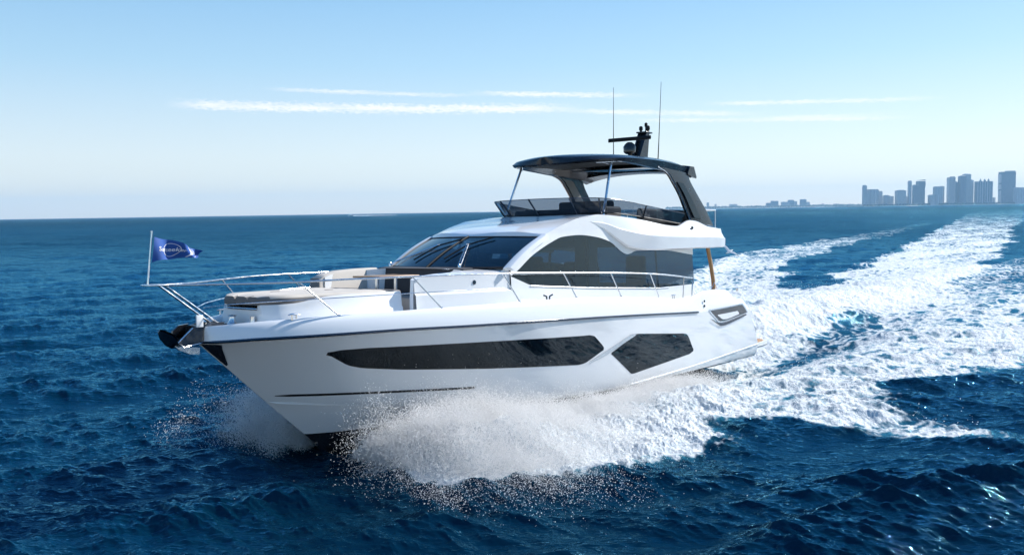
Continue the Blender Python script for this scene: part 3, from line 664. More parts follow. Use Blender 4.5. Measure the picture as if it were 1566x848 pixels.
MB().box((14.6, 1.02, 2.25), (15.45, 1.38, 2.85), .05).build('armrest', M['interior'], lounge)
sb2 = MB(); sb2.box((15.95, -1.0, 2.6), (16.2, 1.1, 2.95), .06); sb2.build('settee_forward_back', M['cushion_side'], lounge)
tb = MB().box((14.72, -.42, 3.17), (15.95, .42, 3.21), .012); table = tb.build('deck_table', M['wood'], yacht)
MB().box((14.72, -.02, 3.212), (15.95, .012, 3.216)).build('table_hinge', M['darksteel'], table)
for x in (15.05, 15.62): MB().tube([(x, 0, 2.3), (x, 0, 3.17)], .045, 10).build('table_leg', M['steel'], table)
# speaker / light set in the coach side, hatch handle
MB().lathe((0, 0, 0), [(.001, -.01), (.05, -.01), (.055, 0), (.04, .012), (.001, .012)], 14, 1).build('side_speaker', M['darksteel'], cabin).location = (14.35, ys(14.35, 3.1) - .03, 3.05)
MB().box((14.9, 1.45, 3.34), (15.1, 1.50, 3.355), .004).build('moulding_handle', M['darksteel'], cabin)
# ensign-free stern flag socket left out; small gate wires by the cockpit
MB().tube([(4.2, 2.38, 2.44), (4.0, 2.4, 2.66), (3.8, 2.4, 2.44)], .012, 6).build('gate_latch', M['steel'], yacht)

# ------------------------------------------------------------------ pennant on its staff at the pulpit (carried by the yacht, a thing of its own)
fl = bpy.data.objects.new('pennant_flag', None); COL.objects.link(fl); fl.matrix_world = YM @ Matrix.Translation((20.97, 0, 3.235))
tag(fl, 'navy blue triangular pennant with white lettering on a thin staff at the bow', 'flag')
MB().tube([(.0, 0, 0), (-.10, 0, .9)], [.015, .013], 8).lathe((-.10, 0, .89), [(.001, 0), (.02, .01), (.02, .03), (.001, .045)], 8).build('flagstaff', M['steel'], fl)
MB().tube([(-.03, .012, .32), (-.015, .02, .2), (-.02, .01, .12)], .006, 5).build('halyard', M['whitecloth'], fl)
L_ = .98
def cloth(u, v, off=0.):                       # u 0..1 hoist to fly, v 0..1 bottom to top
    hgt = .44 * (1 - u) + .10 * u; x = -.03 - .10 * (v * .44 + .38) / .9 - u * L_; cz_ = .60 - .07 * u + .02 * math.sin(5 * u)
    y = .10 * math.sin(10.5 * u + 2.2 * v) * (.3 + u) + .03 * math.sin(19 * u - 2 * v) * u + .02; z = cz_ + (v - .5) * hgt + .012 * math.sin(12 * u + 3 * v)
    return (x, y + off, z)
MB().grid([[cloth(u, v) for v in lin(0, 1, 13)] for u in lin(0, 1, 50)]).build('flag_cloth', M['navy'], fl, 180)
def print_on_cloth(name, mb):
    for side in (.006,):
        g = MB(); g.f = list(mb.f); g.v = [cloth(a, b, side) for a, b in mb.v]; g.build(name, M['whitecloth'], fl, 180, merge=False)
e = MB()                                       # oval emblem behind the name
ov = []
for k in range(33):
    a = math.pi * 2 * k / 32; ov.append([(.37 + .16 * r * math.cos(a), .50 + .34 * r * math.sin(a)) for r in (.93, 1.0)])
for i in range(32):
    o = len(e.v); e.v += ov[i] + ov[i + 1]; e.f.append((o, o + 1, o + 3, o + 2))
print_on_cloth('flag_emblem', e)
for c0, w_ in ((.62, .06), (.74, .03)):
    e = MB()
    for k in range(13):
        v_ = .04 + .92 * k / 12; u_ = c0 + .07 * math.sin(v_ * 3.1); e.v += [(u_, v_), (u_ + w_ * math.sin(math.pi * min(.97, max(.08, v_))), v_)]
    e.f = [(2 * k, 2 * k + 1, 2 * k + 3, 2 * k + 2) for k in range(12)]; print_on_cloth('flag_flash', e)

cu = bpy.data.curves.new('flag_lettering', 'FONT'); cu.body = 'Sunseeker'; cu.size = 1; cu.align_x = 'CENTER'; cu.resolution_u = 2; cu.offset = .012
tmp = bpy.data.objects.new('flag_lettering', cu); COL.objects.link(tmp); bpy.context.view_layer.update()
tm = tmp.to_mesh(); e = MB(); e.v = [(.36 + v.co.x * .125, .43 + v.co.y * .30) for v in tm.vertices]; e.f = [tuple(p.vertices) for p in tm.polygons]; tmp.to_mesh_clear(); bpy.data.objects.remove(tmp)
print_on_cloth('flag_lettering', e)
# ------------------------------------------------------------------ sea: one sheet to the horizon, spectral waves + wake + foam relief
FX2 = _fx[:2] / np.linalg.norm(_fx[:2]); PT2 = _pt[:2]
def fft_tile(L, n, wind, lam_lo, lam_hi, seed, align=2.0, ex=3.6):
    """directional wave tile normalised to unit rms; returns height and the two horizontal displacements"""
    rg = np.random.default_rng(seed); k = np.fft.fftfreq(n, L / n) * 2 * np.pi; KX, KY = np.meshgrid(k, k, indexing='ij'); K = np.hypot(KX, KY); K[0, 0] = 1
    ang = (KX * wind[0] + KY * wind[1]) / K / math.hypot(*wind)
    kp = 2 * np.pi / lam_hi * 1.15
    S = np.exp(-1.1 * (kp / K) ** 2) / K ** ex * (np.abs(ang) ** (2 * align) + .012); S[K > 2 * np.pi / lam_lo] = 0; S[K < 2 * np.pi / (lam_hi * 2.2)] = 0; S[0, 0] = 0
    S[ang < 0] *= .15
    H = (rg.normal(size=(n, n)) + 1j * rg.normal(size=(n, n))) * np.sqrt(S)
    h = np.fft.ifft2(H); s = h.real.std(); D = 1j / K
    dx = np.fft.ifft2(H * D * KX).real; dy = np.fft.ifft2(H * D * KY).real
    return (h.real / s).astype(np.float32), (dx / s).astype(np.float32), (dy / s).astype(np.float32), L
def samp(T, x, y):
    n = T.shape[0]; fx = np.mod(x, 1) * n; fy = np.mod(y, 1) * n; i = fx.astype(int) % n; j = fy.astype(int) % n; a = fx - np.floor(fx); b = fy - np.floor(fy); i1 = (i + 1) % n; j1 = (j + 1) % n
    return T[i, j] * (1 - a) * (1 - b) + T[i1, j] * a * (1 - b) + T[i, j1] * (1 - a) * b + T[i1, j1] * a * b
def noise_tile(n, beta, seed, lo=1):
    rg = np.random.default_rng(seed); k = np.fft.fftfreq(n) * n; KX, KY = np.meshgrid(k, k, indexing='ij'); K = np.hypot(KX, KY); K[0, 0] = 1
    H = np.fft.fft2(rg.normal(size=(n, n))) * K ** (-beta); H[K < lo] = 0; h = np.fft.ifft2(H).real; return ((h - h.mean()) / h.std()).astype(np.float32)
def sstep(x, a, b): t = np.clip((x - a) / (b - a), 0, 1); return t * t * (3 - 2 * t)

def wake_fields(s, l):
    """foam density and extra height in the yacht's ground frame: s forward from the stern, l to port"""
    c = -.165 * np.maximum(0, -s - 24)
    lc = l - c
    n1 = samp(NB, s / 23., l / 23.); n2 = samp(NB, s / 7. + .3, l / 7. + .1)
    # outer limit of the port wash, read as it stands round the yacht
    OS = np.array([-400, -120, -60, -30, -10, -2, 1.8, 3.6, 5.6, 7.2, 8.0, 8.35, 8.8, 9.4, 10.2, 11, 12.3, 13.2, 14, 15, 15.8, 16.6, 17.2, 17.8])
    OL = np.array([16, 17, 17, 14.5, 11.6, 9.9, 9.0, 7.9, 8.7, 9.9, 10.3, 9.6, 7.4, 6.6, 6.5, 7.0, 7.2, 6.8, 6.4, 6.4, 6.0, 5.4, 4.7, 2.0])
    lo = np.interp(s, OS, OL) + .45 * n1 + .22 * n2
    inner = np.interp(s, [-30, 0, 3, 10, 15, 16.5, 17.3, 17.9], [0, 1.6, 2.0, 2.0, 1.0, 1.4, 2.7, 3.6])
    f = sstep(lo - lc, -.25, 1.3) * sstep(l, inner - .6, inner + .2) * sstep(s, 18.1, 17.2)
    f = f * np.interp(s, [-400, -90, -40, -12, 6, 12, 17], [.0, .25, .55, .76, .88, 1.10, 1.15])
    hole = np.exp(-(((s - 9.3) / 1.5) ** 2 + ((l - 8.0) / 1.6) ** 2)); f = f * (1 - .75 * hole)
    # starboard wash
    OLs = np.interp(-s, [-17.2, -15, -10, 0, 15, 35, 58, 120, 230, 420], [1.0, 4.5, 6.4, 8.5, 12.5, 17.0, 20.5, 19.0, 17.5, 10.])
    INs = np.interp(-s, [-17.2, -10, 0, 12, 22, 32, 50, 80, 160, 300], [.6, 2.2, 2.2, 2.5, 4.0, 9.0, 11.5, 12.5, 12.5, 8.])
    fs = sstep(OLs + lc + .5 * n1 + .25 * n2, -.3, 1.6) * sstep(-lc - INs + .6 * n1 + .3 * n2, -.4, .9)
    fs *= np.interp(s, [-420, -200, -100, -40, 0, 17], [.0, .24, .48, .78, .9, 1.]) * sstep(s, 16.6, 15.4)
    # central churned wake
    cw = np.interp(-s, [-1, 3, 15, 40, 90, 200, 500], [2.2, 2.4, 3.6, 5.0, 6.0, 8.0, 15])
    fc = sstep(cw + .5 * n1 + .35 * n2 - np.abs(lc + .4), -.2, 1.3) * sstep(s, 1.2, -.5)
    fc *= np.interp(s, [-900, -420, -220, -110, -50, -10, 1], [.12, .32, .50, .70, .86, 1.12, 1.15])
    # smooth unbroken face of the stern trough on the port side
    tr = np.exp(-((l - np.interp(s, [-24, -16, -6, 1], [1.4, 1.35, 2.5, 2.9])) / np.interp(s, [-20, -6, 2], [.75, .95, .42])) ** 2) * sstep(s, -21, -10) * sstep(s, 2.2, .6)
    f = np.maximum(np.maximum(f, fs), fc) ; f = f * (1 - .55 * tr * (1 - .35 * np.clip(n2, 0, 1)))
    f = np.where(f > .02, f * (1 + .16 * np.clip(samp(NB, s / 31. + .6, l / 9. + .7), -1.6, 1.6) * np.interp(s, [-60, 4], [1, .45])), f)
    # heights
    z = .85 * np.exp(-((l + 1.6 + .3 * n1) / 1.7) ** 2) * sstep(s, -.5, -7) * np.exp(np.minimum(0, s + 9) / 26)
    z += -.42 * np.exp(-((l - np.interp(s, [-20, -5, 2], [2.0, 2.6, 2.2])) / 1.5) ** 2) * sstep(s, 3, -2) * np.exp(np.minimum(0, s + 6) / 12)
    z += -.35 * np.exp(-(l / 1.8) ** 2) * sstep(s, 1.6, -.4) * sstep(s, -6, -2)
    cr = lo - 1.0                                       # breaking crest just inside the outer limit
    z += (.08 + .06 * n1) * np.exp(-((lc - cr) / 1.6) ** 2) * sstep(s, -60, -8) * sstep(s, 16.8, 13)
    n3 = samp(NB, s / 9. + .15, l / 6.5 + .55)
    z += (np.interp(s, [3, 9, 12.5, 15, 16.4, 17.3], [.0, .30, .55, .72, .60, .0]) * (1 + .20 * n3 + .07 * n2)) * np.exp(-((l - np.interp(s, [9, 12, 14.5, 16.5, 17.3], [3.6, 3.3, 2.8, 2.2, 1.6])) / np.interp(s, [10, 14, 17], [1.25, 1.15, .8])) ** 2)
    z += .32 * np.exp(-((-lc - OLs + 1.4) / 1.2) ** 2) * sstep(s, -120, -20) * sstep(s, 16.8, 12)
    pass
    z += -.30 * np.exp(-((s - 1.2) / 2.6) ** 2) * np.exp(-(l / 3.6) ** 4)
    z += -.30 * sstep(s, 11, 6) * sstep(s, -2, 2) * np.exp(-((l - 2.1) / 1.0) ** 2)
    # diverging Kelvin ridges in the quieter water
    return np.clip(f, 0, 1.25), z
NB = noise_tile(512, 1.45, 11, 1)
NF = noise_tile(1024, 1.4, 12, 4)

def wave_height_fields():
    A = fft_tile(110., 1024, (.26, -1.), .42, 8., 1, 4.5, 3.9)
    B = fft_tile(29., 1024, (-.30, -1.), .06, 1.6, 2, 3.6, 3.6)
    return A, B
def build_sea():
    A, B = wave_height_fields()
    # polar sheet centred under the camera, dense where waves can be resolved, coarse beyond
    a = np.concatenate([np.linspace(-75, -36, 90, endpoint=False), np.linspace(-36, 36, 1330), np.linspace(36, 75, 91)[1:]]); a = np.radians(a)
    iv = np.linspace(1 / 6.5, 1 / 900., 1150); r = np.concatenate([1 / iv, np.geomspace(960, 9000, 24)])
    AA, RR = np.meshgrid(a, r); x = (RR * np.sin(AA)).ravel(); y = (RR * np.cos(AA)).ravel(); rr = RR.ravel()
    sx, sy = x - TX, y - TY; s = sx * FX2[0] + sy * FX2[1]; l = sx * PT2[0] + sy * PT2[1]
    foam, wz = wake_fields(s, l)
    c1, s1 = math.cos(.35), math.sin(.35)
    fa = np.exp(-(rr / 650.) ** 2) * .9 + .1 ; fb = 1 / (1 + (rr / 85.) ** 2)
    h1, dx1, dy1 = (samp(A[i], x / A[3], y / A[3]) for i in range(3))
    xr, yr = c1 * x - s1 * y, s1 * x + c1 * y
    h2, dx2, dy2 = (samp(B[i], xr / B[3], yr / B[3]) for i in range(3))
    calm = 1 - .55 * np.clip(foam, 0, 1)
    AMP1, AMP2 = .088, .025
    z = AMP1 * h1 * fa + AMP2 * h2 * fb * calm * (1 + .35 * h1) + wz
    X = x + .6 * (AMP1 * dx1 * fa + AMP2 * (c1 * dx2 + s1 * dy2) * fb * calm); Y = y + .6 * (AMP1 * dy1 * fa + AMP2 * (-s1 * dx2 + c1 * dy2) * fb * calm)
    # foam relief: clotted lumps, drawn out along the track
    q1 = samp(NF, s / 9., l / 7.5); q2 = samp(NF, s / 3.1 + .2, l / 2.6 + .4)
    fr = 1 / (1 + (rr / 60.) ** 2); lump = np.maximum(q1, -.8) * .030 + q2 * .009
    z += lump * np.clip(foam, 0, 1) * fr * 1.05
    near = (np.abs(x) < 1200) & (rr < 1300)
    n, m = len(r), len(a); me = bpy.data.meshes.new('sea')
    me.vertices.add(n * m); co = np.stack([X, Y, z], 1).astype(np.float32); me.vertices.foreach_set('co', co.ravel())
    i = np.arange(n - 1)[:, None] * m + np.arange(m - 1)[None, :]; q = np.stack([i, i + m, i + m + 1, i + 1], -1).reshape(-1, 4)[:, ::-1]
    nf = len(q); me.loops.add(nf * 4); me.loops.foreach_set('vertex_index', q.ravel().astype(np.int32))
    me.polygons.add(nf); me.polygons.foreach_set('loop_start', np.arange(0, nf * 4, 4, dtype=np.int32)); me.polygons.foreach_set('loop_total', np.full(nf, 4, dtype=np.int32))
    me.update(calc_edges=True); me.polygons.foreach_set('use_smooth', np.ones(nf, dtype=bool))
    at = me.attributes.new('foam', 'FLOAT', 'POINT'); at.data.foreach_set('value', foam.astype(np.float32))
    at = me.attributes.new('wake_s', 'FLOAT_VECTOR', 'POINT'); at.data.foreach_set('vector', np.stack([s, l, z * 0], 1).astype(np.float32).ravel())
    me.materials.append(sea_material()); o = bpy.data.objects.new('sea', me); COL.objects.link(o); tag(o, kind='structure')
    return o
def sea_material():
    m = bpy.data.materials.new('sea_water'); m.use_nodes = True; t = NT(m.node_tree); t.n.clear()
    out = t.node('ShaderNodeOutputMaterial')
    g = t.node('ShaderNodeNewGeometry'); pos = g.outputs['Position']
    fa = t.node('ShaderNodeAttribute', attribute_name='foam').outputs['Fac']; wv = t.node('ShaderNodeAttribute', attribute_name='wake_s').outputs['Vector']
    cd = t.node('ShaderNodeVectorMath', operation='LENGTH'); t.link(pos, cd.inputs[0]); dist = cd.outputs['Value']     # distance from the shore-side datum under the drone
    # --- foam coverage: cells + fractal, stretched along the track
    w1 = t.scalev(wv, (.75, 1.15, 1))
    nb = t.noise(w1, .55, 8, .68, dist=.35); ns = t.noise(t.scalev(wv, (1.0, 1.6, 1)), 3.1, 6, .66, dist=.3)
    vo = t.node('ShaderNodeTexVoronoi', feature='DISTANCE_TO_EDGE'); vo.inputs['Scale'].default_value = 1.5
    wn = t.node('ShaderNodeVectorMath', operation='ADD'); nc = t.node('ShaderNodeTexNoise'); nc.inputs['Scale'].default_value = .9; nc.inputs['Detail'].default_value = 4; t.link(wv, nc.inputs['Vector'])
    t.link(w1, wn.inputs[0]); sc_ = t.node('ShaderNodeVectorMath', operation='SCALE'); t.link(nc.outputs['Color'], sc_.inputs[0]); sc_.inputs['Scale'].default_value = 1.3; t.link(sc_.outputs[0], wn.inputs[1]); t.link(wn.outputs[0], vo.inputs['Vector'])
    lace = t.maprange(vo.outputs['Distance'], 0, .28, 1, 0)
    n = t.math('ADD', t.math('MULTIPLY', nb, .62), t.math('ADD', t.math('MULTIPLY', ns, .38), t.math('MULTIPLY', lace, .19)))
    th = t.math('SUBTRACT', .89, t.math('MULTIPLY', fa, .52))
    alpha = t.maprange(t.math('SUBTRACT', n, th), -.07, .16); alpha = t.math('MULTIPLY', alpha, t.maprange(fa, .01, .10))
    # --- water
    class _W: pass
    wd = t.node('ShaderNodeBsdfDiffuse'); wg = t.node('ShaderNodeBsdfGlossy'); wg.inputs['Color'].default_value = (.25, .73, 1.0, 1)
    wf = t.node('ShaderNodeFresnel'); wf.inputs['IOR'].default_value = 1.333; wat = t.node('ShaderNodeMixShader')
    t.link(t.math('MINIMUM', wf.outputs[0], .42), wat.inputs[0]); t.link(wd.outputs[0], wat.inputs[1]); t.link(wg.outputs[0], wat.inputs[2])
    deep = t.mixc(t.maprange(t.noise(t.scalev(pos, (.03, .012, .03)), 1.0, 3, .6), .3, .7), WATER_A, WATER_B)
    aer = t.mixc(t.math('MULTIPLY', t.maprange(fa, .08, 1.1), .75), deep, (.035, .19, .25))
    t.link(aer, wd.inputs['Color'])
    t.link(t.maprange(dist, 15, 300, .035, .16, False), wg.inputs['Roughness'])
    r1 = t.noise(t.scalev(pos, (.42, 1.25, 1)), 5.0, 4, .52, dist=.3); r2 = t.noise(t.scalev(pos, (.5, 1.6, 1)), .9, 5, .62, dist=.4); r3 = t.noise(t.scalev(pos, (.55, 1.7, 1)), .11, 6, .70, dist=.6)
    hb_ = t.math('ADD', t.math('MULTIPLY', r1, t.maprange(dist, 8, 120, .085, .016)), t.math('ADD', t.math('MULTIPLY', r2, t.maprange(dist, 25, 260, .03, .50)), t.math('MULTIPLY', r3, t.maprange(dist, 120, 1500, 0, 9.0))))
    b = t.node('ShaderNodeBump'); b.inputs['Distance'].default_value = 1; b.inputs['Strength'].default_value = 1; t.link(hb_, b.inputs['Height']); 
    # beyond the reach of the mesh the ripples are finer than a pixel: spread the facet directions themselves, leaning to the side that can be seen
    fn = t.node('ShaderNodeTexNoise'); fn.inputs['Scale'].default_value = 1.0; fn.inputs['Detail'].default_value = 3; t.link(t.scalev(pos, (.8, 2.4, 1)), fn.inputs['Vector'])
    v1 = t.node('ShaderNodeVectorMath', operation='SUBTRACT'); t.link(fn.outputs['Color'], v1.inputs[0]); v1.inputs[1].default_value = (.5, .5, .5)
    v2 = t.scalev(v1.outputs[0], (.9, 1.7, 0)); v3 = t.scalev(g.outputs['Incoming'], (.20, .20, 0))
    fn2 = t.node('ShaderNodeTexNoise'); fn2.inputs['Scale'].default_value = 1.0; fn2.inputs['Detail'].default_value = 5; fn2.inputs['Roughness'].default_value = .65; t.link(t.scalev(pos, (.05, .16, 1)), fn2.inputs['Vector'])
    v1b = t.node('ShaderNodeVectorMath', operation='SUBTRACT'); t.link(fn2.outputs['Color'], v1b.inputs[0]); v1b.inputs[1].default_value = (.5, .5, .5)
    v2b = t.node('ShaderNodeVectorMath', operation='ADD'); t.link(v2, v2b.inputs[0]); t.link(t.scalev(v1b.outputs[0], (.5, 1.5, 0)), v2b.inputs[1]); v2 = v2b.outputs[0]
    va_ = t.node('ShaderNodeVectorMath', operation='ADD'); t.link(v2, va_.inputs[0]); t.link(v3, va_.inputs[1])
    vs_ = t.node('ShaderNodeVectorMath', operation='SCALE'); t.link(va_.outputs[0], vs_.inputs[0]); t.link(t.maprange(dist, 18, 260), vs_.inputs['Scale'])
    vb_ = t.node('ShaderNodeVectorMath', operation='ADD'); t.link(b.outputs[0], vb_.inputs[0]); t.link(vs_.outputs[0], vb_.inputs[1])
    vn_ = t.node('ShaderNodeVectorMath', operation='NORMALIZE'); t.link(vb_.outputs[0], vn_.inputs[0]); t.link(vn_.outputs[0], wg.inputs['Normal']); t.link(vn_.outputs[0], wf.inputs['Normal'])
    # --- foam body
    fo = t.node('ShaderNodeBsdfPrincipled'); fo.inputs['Roughness'].default_value = .75; fo.inputs['Specular IOR Level'].default_value = .25
    t.link(t.mixc(t.maprange(t.noise(wv, 7.0, 5, .7), .35, .65), (.50, .57, .61), (.71, .72, .715)), fo.inputs['Base Color'])
    fb = t.node('ShaderNodeBump'); fb.inputs['Distance'].default_value = 1; fb.inputs['Strength'].default_value = 1
    hf = t.math('ADD', t.math('MULTIPLY', t.noise(wv, 2.6, 7, .62), .17), t.math('MULTIPLY', t.noise(wv, 17., 4, .6), .012)); hf = t.math('MULTIPLY', hf, t.maprange(dist, 30, 300, 1.0, .35))
    t.link(hf, fb.inputs['Height']); t.link(fb.outputs[0], fo.inputs['Normal'])
    mx = t.node('ShaderNodeMixShader'); t.link(alpha, mx.inputs[0]); t.link(wat.outputs[0], mx.inputs[1]); t.link(fo.outputs[0], mx.inputs[2]); t.link(mx.outputs[0], out.inputs[0])
    return m
WATER_A, WATER_B = (.0003, .013, .030), (.0005, .020, .042)
build_sea()

# ------------------------------------------------------------------ spray: droplets thrown by the bow and along the chines
def droplets(name, P, R, m, kindlabel=None):
    """one small tumbling tetrahedron per droplet"""
    n = len(P); T = np.array([(1, 1, 1), (1, -1, -1), (-1, 1, -1), (-1, -1, 1)], np.float32) * .85
    q = RNG.normal(size=(n, 4)); q /= np.linalg.norm(q, axis=1)[:, None]; w, x, y, z = q.T
    Rm = np.stack([np.stack([1 - 2 * (y * y + z * z), 2 * (x * y - z * w), 2 * (x * z + y * w)], 1), np.stack([2 * (x * y + z * w), 1 - 2 * (x * x + z * z), 2 * (y * z - x * w)], 1), np.stack([2 * (x * z - y * w), 2 * (y * z + x * w), 1 - 2 * (x * x + y * y)], 1)], 1)
    V = np.einsum('nij,kj->nki', Rm, T) * R[:, None, None] + P[:, None, :]
    me = bpy.data.meshes.new(name); me.vertices.add(n * 4); me.vertices.foreach_set('co', V.astype(np.float32).ravel())
    F = np.array([(0, 1, 2), (0, 3, 1), (0, 2, 3), (1, 3, 2)]); q = (np.arange(n)[:, None, None] * 4 + F[None]).reshape(-1)
    nf = n * 4; me.loops.add(nf * 3); me.loops.foreach_set('vertex_index', q.astype(np.int32)); me.polygons.add(nf)
    me.polygons.foreach_set('loop_start', np.arange(0, nf * 3, 3, dtype=np.int32)); me.polygons.foreach_set('loop_total', np.full(nf, 3, dtype=np.int32)); me.update(calc_edges=True)
    me.materials.append(m); o = bpy.data.objects.new(name, me); COL.objects.link(o); tag(o, kind='stuff'); return o
def spray_mat():
    m = bpy.data.materials.new('spray_droplets'); m.use_nodes = True; t = NT(m.node_tree); t.n.clear(); out = t.node('ShaderNodeOutputMaterial')
    g = t.node('ShaderNodeNewGeometry'); v = t.maprange(g.outputs['Random Per Island'], 0, 1, .97, .995, False)
    c = t.node('ShaderNodeCombineXYZ'); [t.link(v, c.inputs[i]) for i in range(3)]
    d = t.node('ShaderNodeBsdfDiffuse'); t.link(c.outputs[0], d.inputs[0]); tr = t.node('ShaderNodeBsdfTranslucent'); t.link(c.outputs[0], tr.inputs[0])
    mx = t.node('ShaderNodeMixShader'); mx.inputs[0].default_value = .78; t.link(d.outputs[0], mx.inputs[1]); t.link(tr.outputs[0], mx.inputs[2]); t.link(mx.outputs[0], out.inputs[0]); return m
SPM = spray_mat()
def to_world(s, l, z):
    return np.stack([TX + s * FX2[0] + l * PT2[0], TY + s * FX2[1] + l * PT2[1], z], 1)
def jets(n, njet, s_rng, sgn, vl, vz, va, seed, l_of_s, spread=.5, tmax=1.15, z0=.12, rmin=.003, rmax=.010):
    rg = np.random.default_rng(seed)
    js = s_rng[0] + (s_rng[1] - s_rng[0]) * rg.random(njet) ** s_rng[2]; k = (s_rng[0] - js) / (s_rng[0] - s_rng[1])   # 0 at the bow end
    jl = np.interp(js, *l_of_s); jvl = vl[0] + (vl[1] - vl[0]) * rg.random(njet) ** 1.1; jvz = (vz[0] + (vz[1] - vz[0]) * rg.random(njet) ** 1.3) * (1 - .35 * k); jva = va[0] + (va[1] - va[0]) * rg.random(njet)
    w = rg.random(njet) ** 1.5 + .15; j = rg.choice(njet, n, p=w / w.sum())
    ncl = njet * 9; cj = rg.integers(0, njet, ncl); ct = rg.random(ncl); cd_ = rg.normal(size=(ncl, 3)); cw_ = rg.lognormal(0, .9, ncl); ci = rg.choice(ncl, n, p=cw_ / cw_.sum()); incl = rg.random(n) < .72; j = np.where(incl, cj[ci], j)
    vz_ = jvz[j] * (1 + .16 * spread * rg.normal(size=n)); vl_ = jvl[j] * (1 + .28 * spread * rg.normal(size=n)); va_ = jva[j] + .8 * spread * rg.normal(size=n)
    vz_ = np.where(incl, jvz[j] * (1 + .10 * cd_[ci, 0] + .03 * rg.normal(size=n)), vz_); vl_ = np.where(incl, jvl[j] * (1 + .14 * cd_[ci, 1] + .05 * rg.normal(size=n)), vl_); va_ = np.where(incl, jva[j] + .4 * cd_[ci, 2] + .2 * rg.normal(size=n), va_)
    life = 2 * vz_ / 9.81 + .05; t = np.where(incl, ct[ci] ** .8 + .035 * rg.normal(size=n), rg.random(n) ** .8) * np.clip(life, 0, tmax); t = np.clip(t, 0, 2)
    drag = 1 - .22 * t
    s = js[j] + .10 * rg.normal(size=n) - va_ * t; l = jl[j] + vl_ * t * drag + .08 * rg.normal(size=n) * (1 + 2 * t); z = z0 + vz_ * t - 4.9 * t * t + .05 * rg.normal(size=n) * (1 + 2 * t)
    r = rmin + (rmax - rmin) * rg.random(n) ** 4
    ok = z > -.05; s, l, z, r = s[ok], l[ok], z[ok], r[ok]
    return to_world(s, sgn * l, z), r
LS = ([0, 9, 12, 14, 15.5, 16.8, 17.4], [2.35, 2.35, 2.15, 1.8, 1.4, .95, .55])
sets = [jets(1050000, 420, (17.0, 13.4, 1.0), 1, (1.2, 6.6), (1.8, 5.0), (-1.9, 2.6), 21, LS),
        jets(560000, 380, (15.5, 7.0, 1.0), 1, (1.0, 4.8), (1.5, 3.7), (.5, 4.5), 22, LS),
        jets(45000, 110, (17.1, 13.0, 1.0), 1, (1.0, 4.8), (3.4, 5.2), (-.8, 1.5), 23, LS, spread=1.2, rmin=.002, rmax=.006)]
droplets('bow_spray', np.concatenate([a for a, b in sets]), np.concatenate([b for a, b in sets]), SPM)['label'] = 'white bow wave spray bursting along the near side of the hull'
sets = [jets(820000, 300, (17.3, 14.0, .9), -1, (1.0, 4.7), (1.8, 4.8), (-.9, 2.0), 31, LS, rmin=.004, rmax=.014), jets(9000, 60, (17.2, 14.0, 1.0), -1, (2.0, 5.4), (3.2, 4.8), (-.5, 1.5), 32, LS, spread=1.3, rmax=.010)]
droplets('far_spray', np.concatenate([a for a, b in sets]), np.concatenate([b for a, b in sets]), SPM)['label'] = 'bluish white spray seen past the bow on the far side'
# fine drops leaping off the wash and the stern wave
def wash_drops(n, seed):
    rg = np.random.default_rng(seed); s = 14 - 60 * rg.random(n * 3) ** 1.6; l = -9 + 21 * rg.random(n * 3); f, z = wake_fields(s, l)
    cl = samp(NF, s / 6, l / 6) > .7; ok = (f > .75) & cl & ((l > 2.6) | (s < -.2) | (l < -3)); s, l, z = s[ok][:n], l[ok][:n], z[ok][:n]
    zz = z + .05 + .16 * rg.exponential(size=len(s)) * .8; return to_world(s, l, zz), .003 + .011 * rg.random(len(s)) ** 3
P_, R_ = wash_drops(50000, 5); droplets('wash_drops', P_, R_, SPM)['label'] = 'fine white drops leaping off the churned wash behind the yacht'
# ------------------------------------------------------------------ the coast and its towers
def facade(name, wall, glass, fl=3.4, bay=4.2, gw=.62, gh=.6):
    m = bpy.data.materials.new(name); m.use_nodes = True; t = NT(m.node_tree); p = m.node_tree.nodes['Principled BSDF']; p.inputs['Roughness'].default_value = .6
    tc = t.node('ShaderNodeTexCoord'); sp_ = t.node('ShaderNodeSeparateXYZ'); t.link(tc.outputs['Object'], sp_.inputs[0])
    hx = t.math('ADD', sp_.outputs[0], sp_.outputs[1])
    a = t.math('LESS_THAN', t.math('FRACT', t.math('DIVIDE', hx, bay)), gw); b = t.math('LESS_THAN', t.math('FRACT', t.math('DIVIDE', sp_.outputs[2], fl)), gh)
    win = t.math('MULTIPLY', a, b); n = t.noise(tc.outputs['Object'], .06, 4, .6)
    w2 = t.mixc(n, tuple(c * .85 for c in wall), tuple(min(1, c * 1.12) for c in wall))
    t.link(t.mixc(win, w2, glass), p.inputs['Base Color']); return m
FAC = [facade('pale_render_facade', (.62, .60, .56), (.07, .10, .13)), facade('blue_glass_facade', (.22, .26, .30), (.05, .08, .11), 3.6, 3.0, .85, .8),
       facade('sand_render_facade', (.58, .48, .42), (.08, .09, .11), 3.2, 6.0, .5, .55), facade('white_balcony_facade', (.75, .74, .72), (.10, .13, .16), 3.3, 9.0, .8, .62)]
M['roofgrey'] = mat('roof_grey', (.30, .30, .31), .8, var=(.1, .1))
M['sand'] = mat('beach_sand', (.60, .52, .40), .9, var=(.02, .08)); M['leaf'] = mat('shore_foliage', (.045, .07, .035), .9, var=(.05, .35))
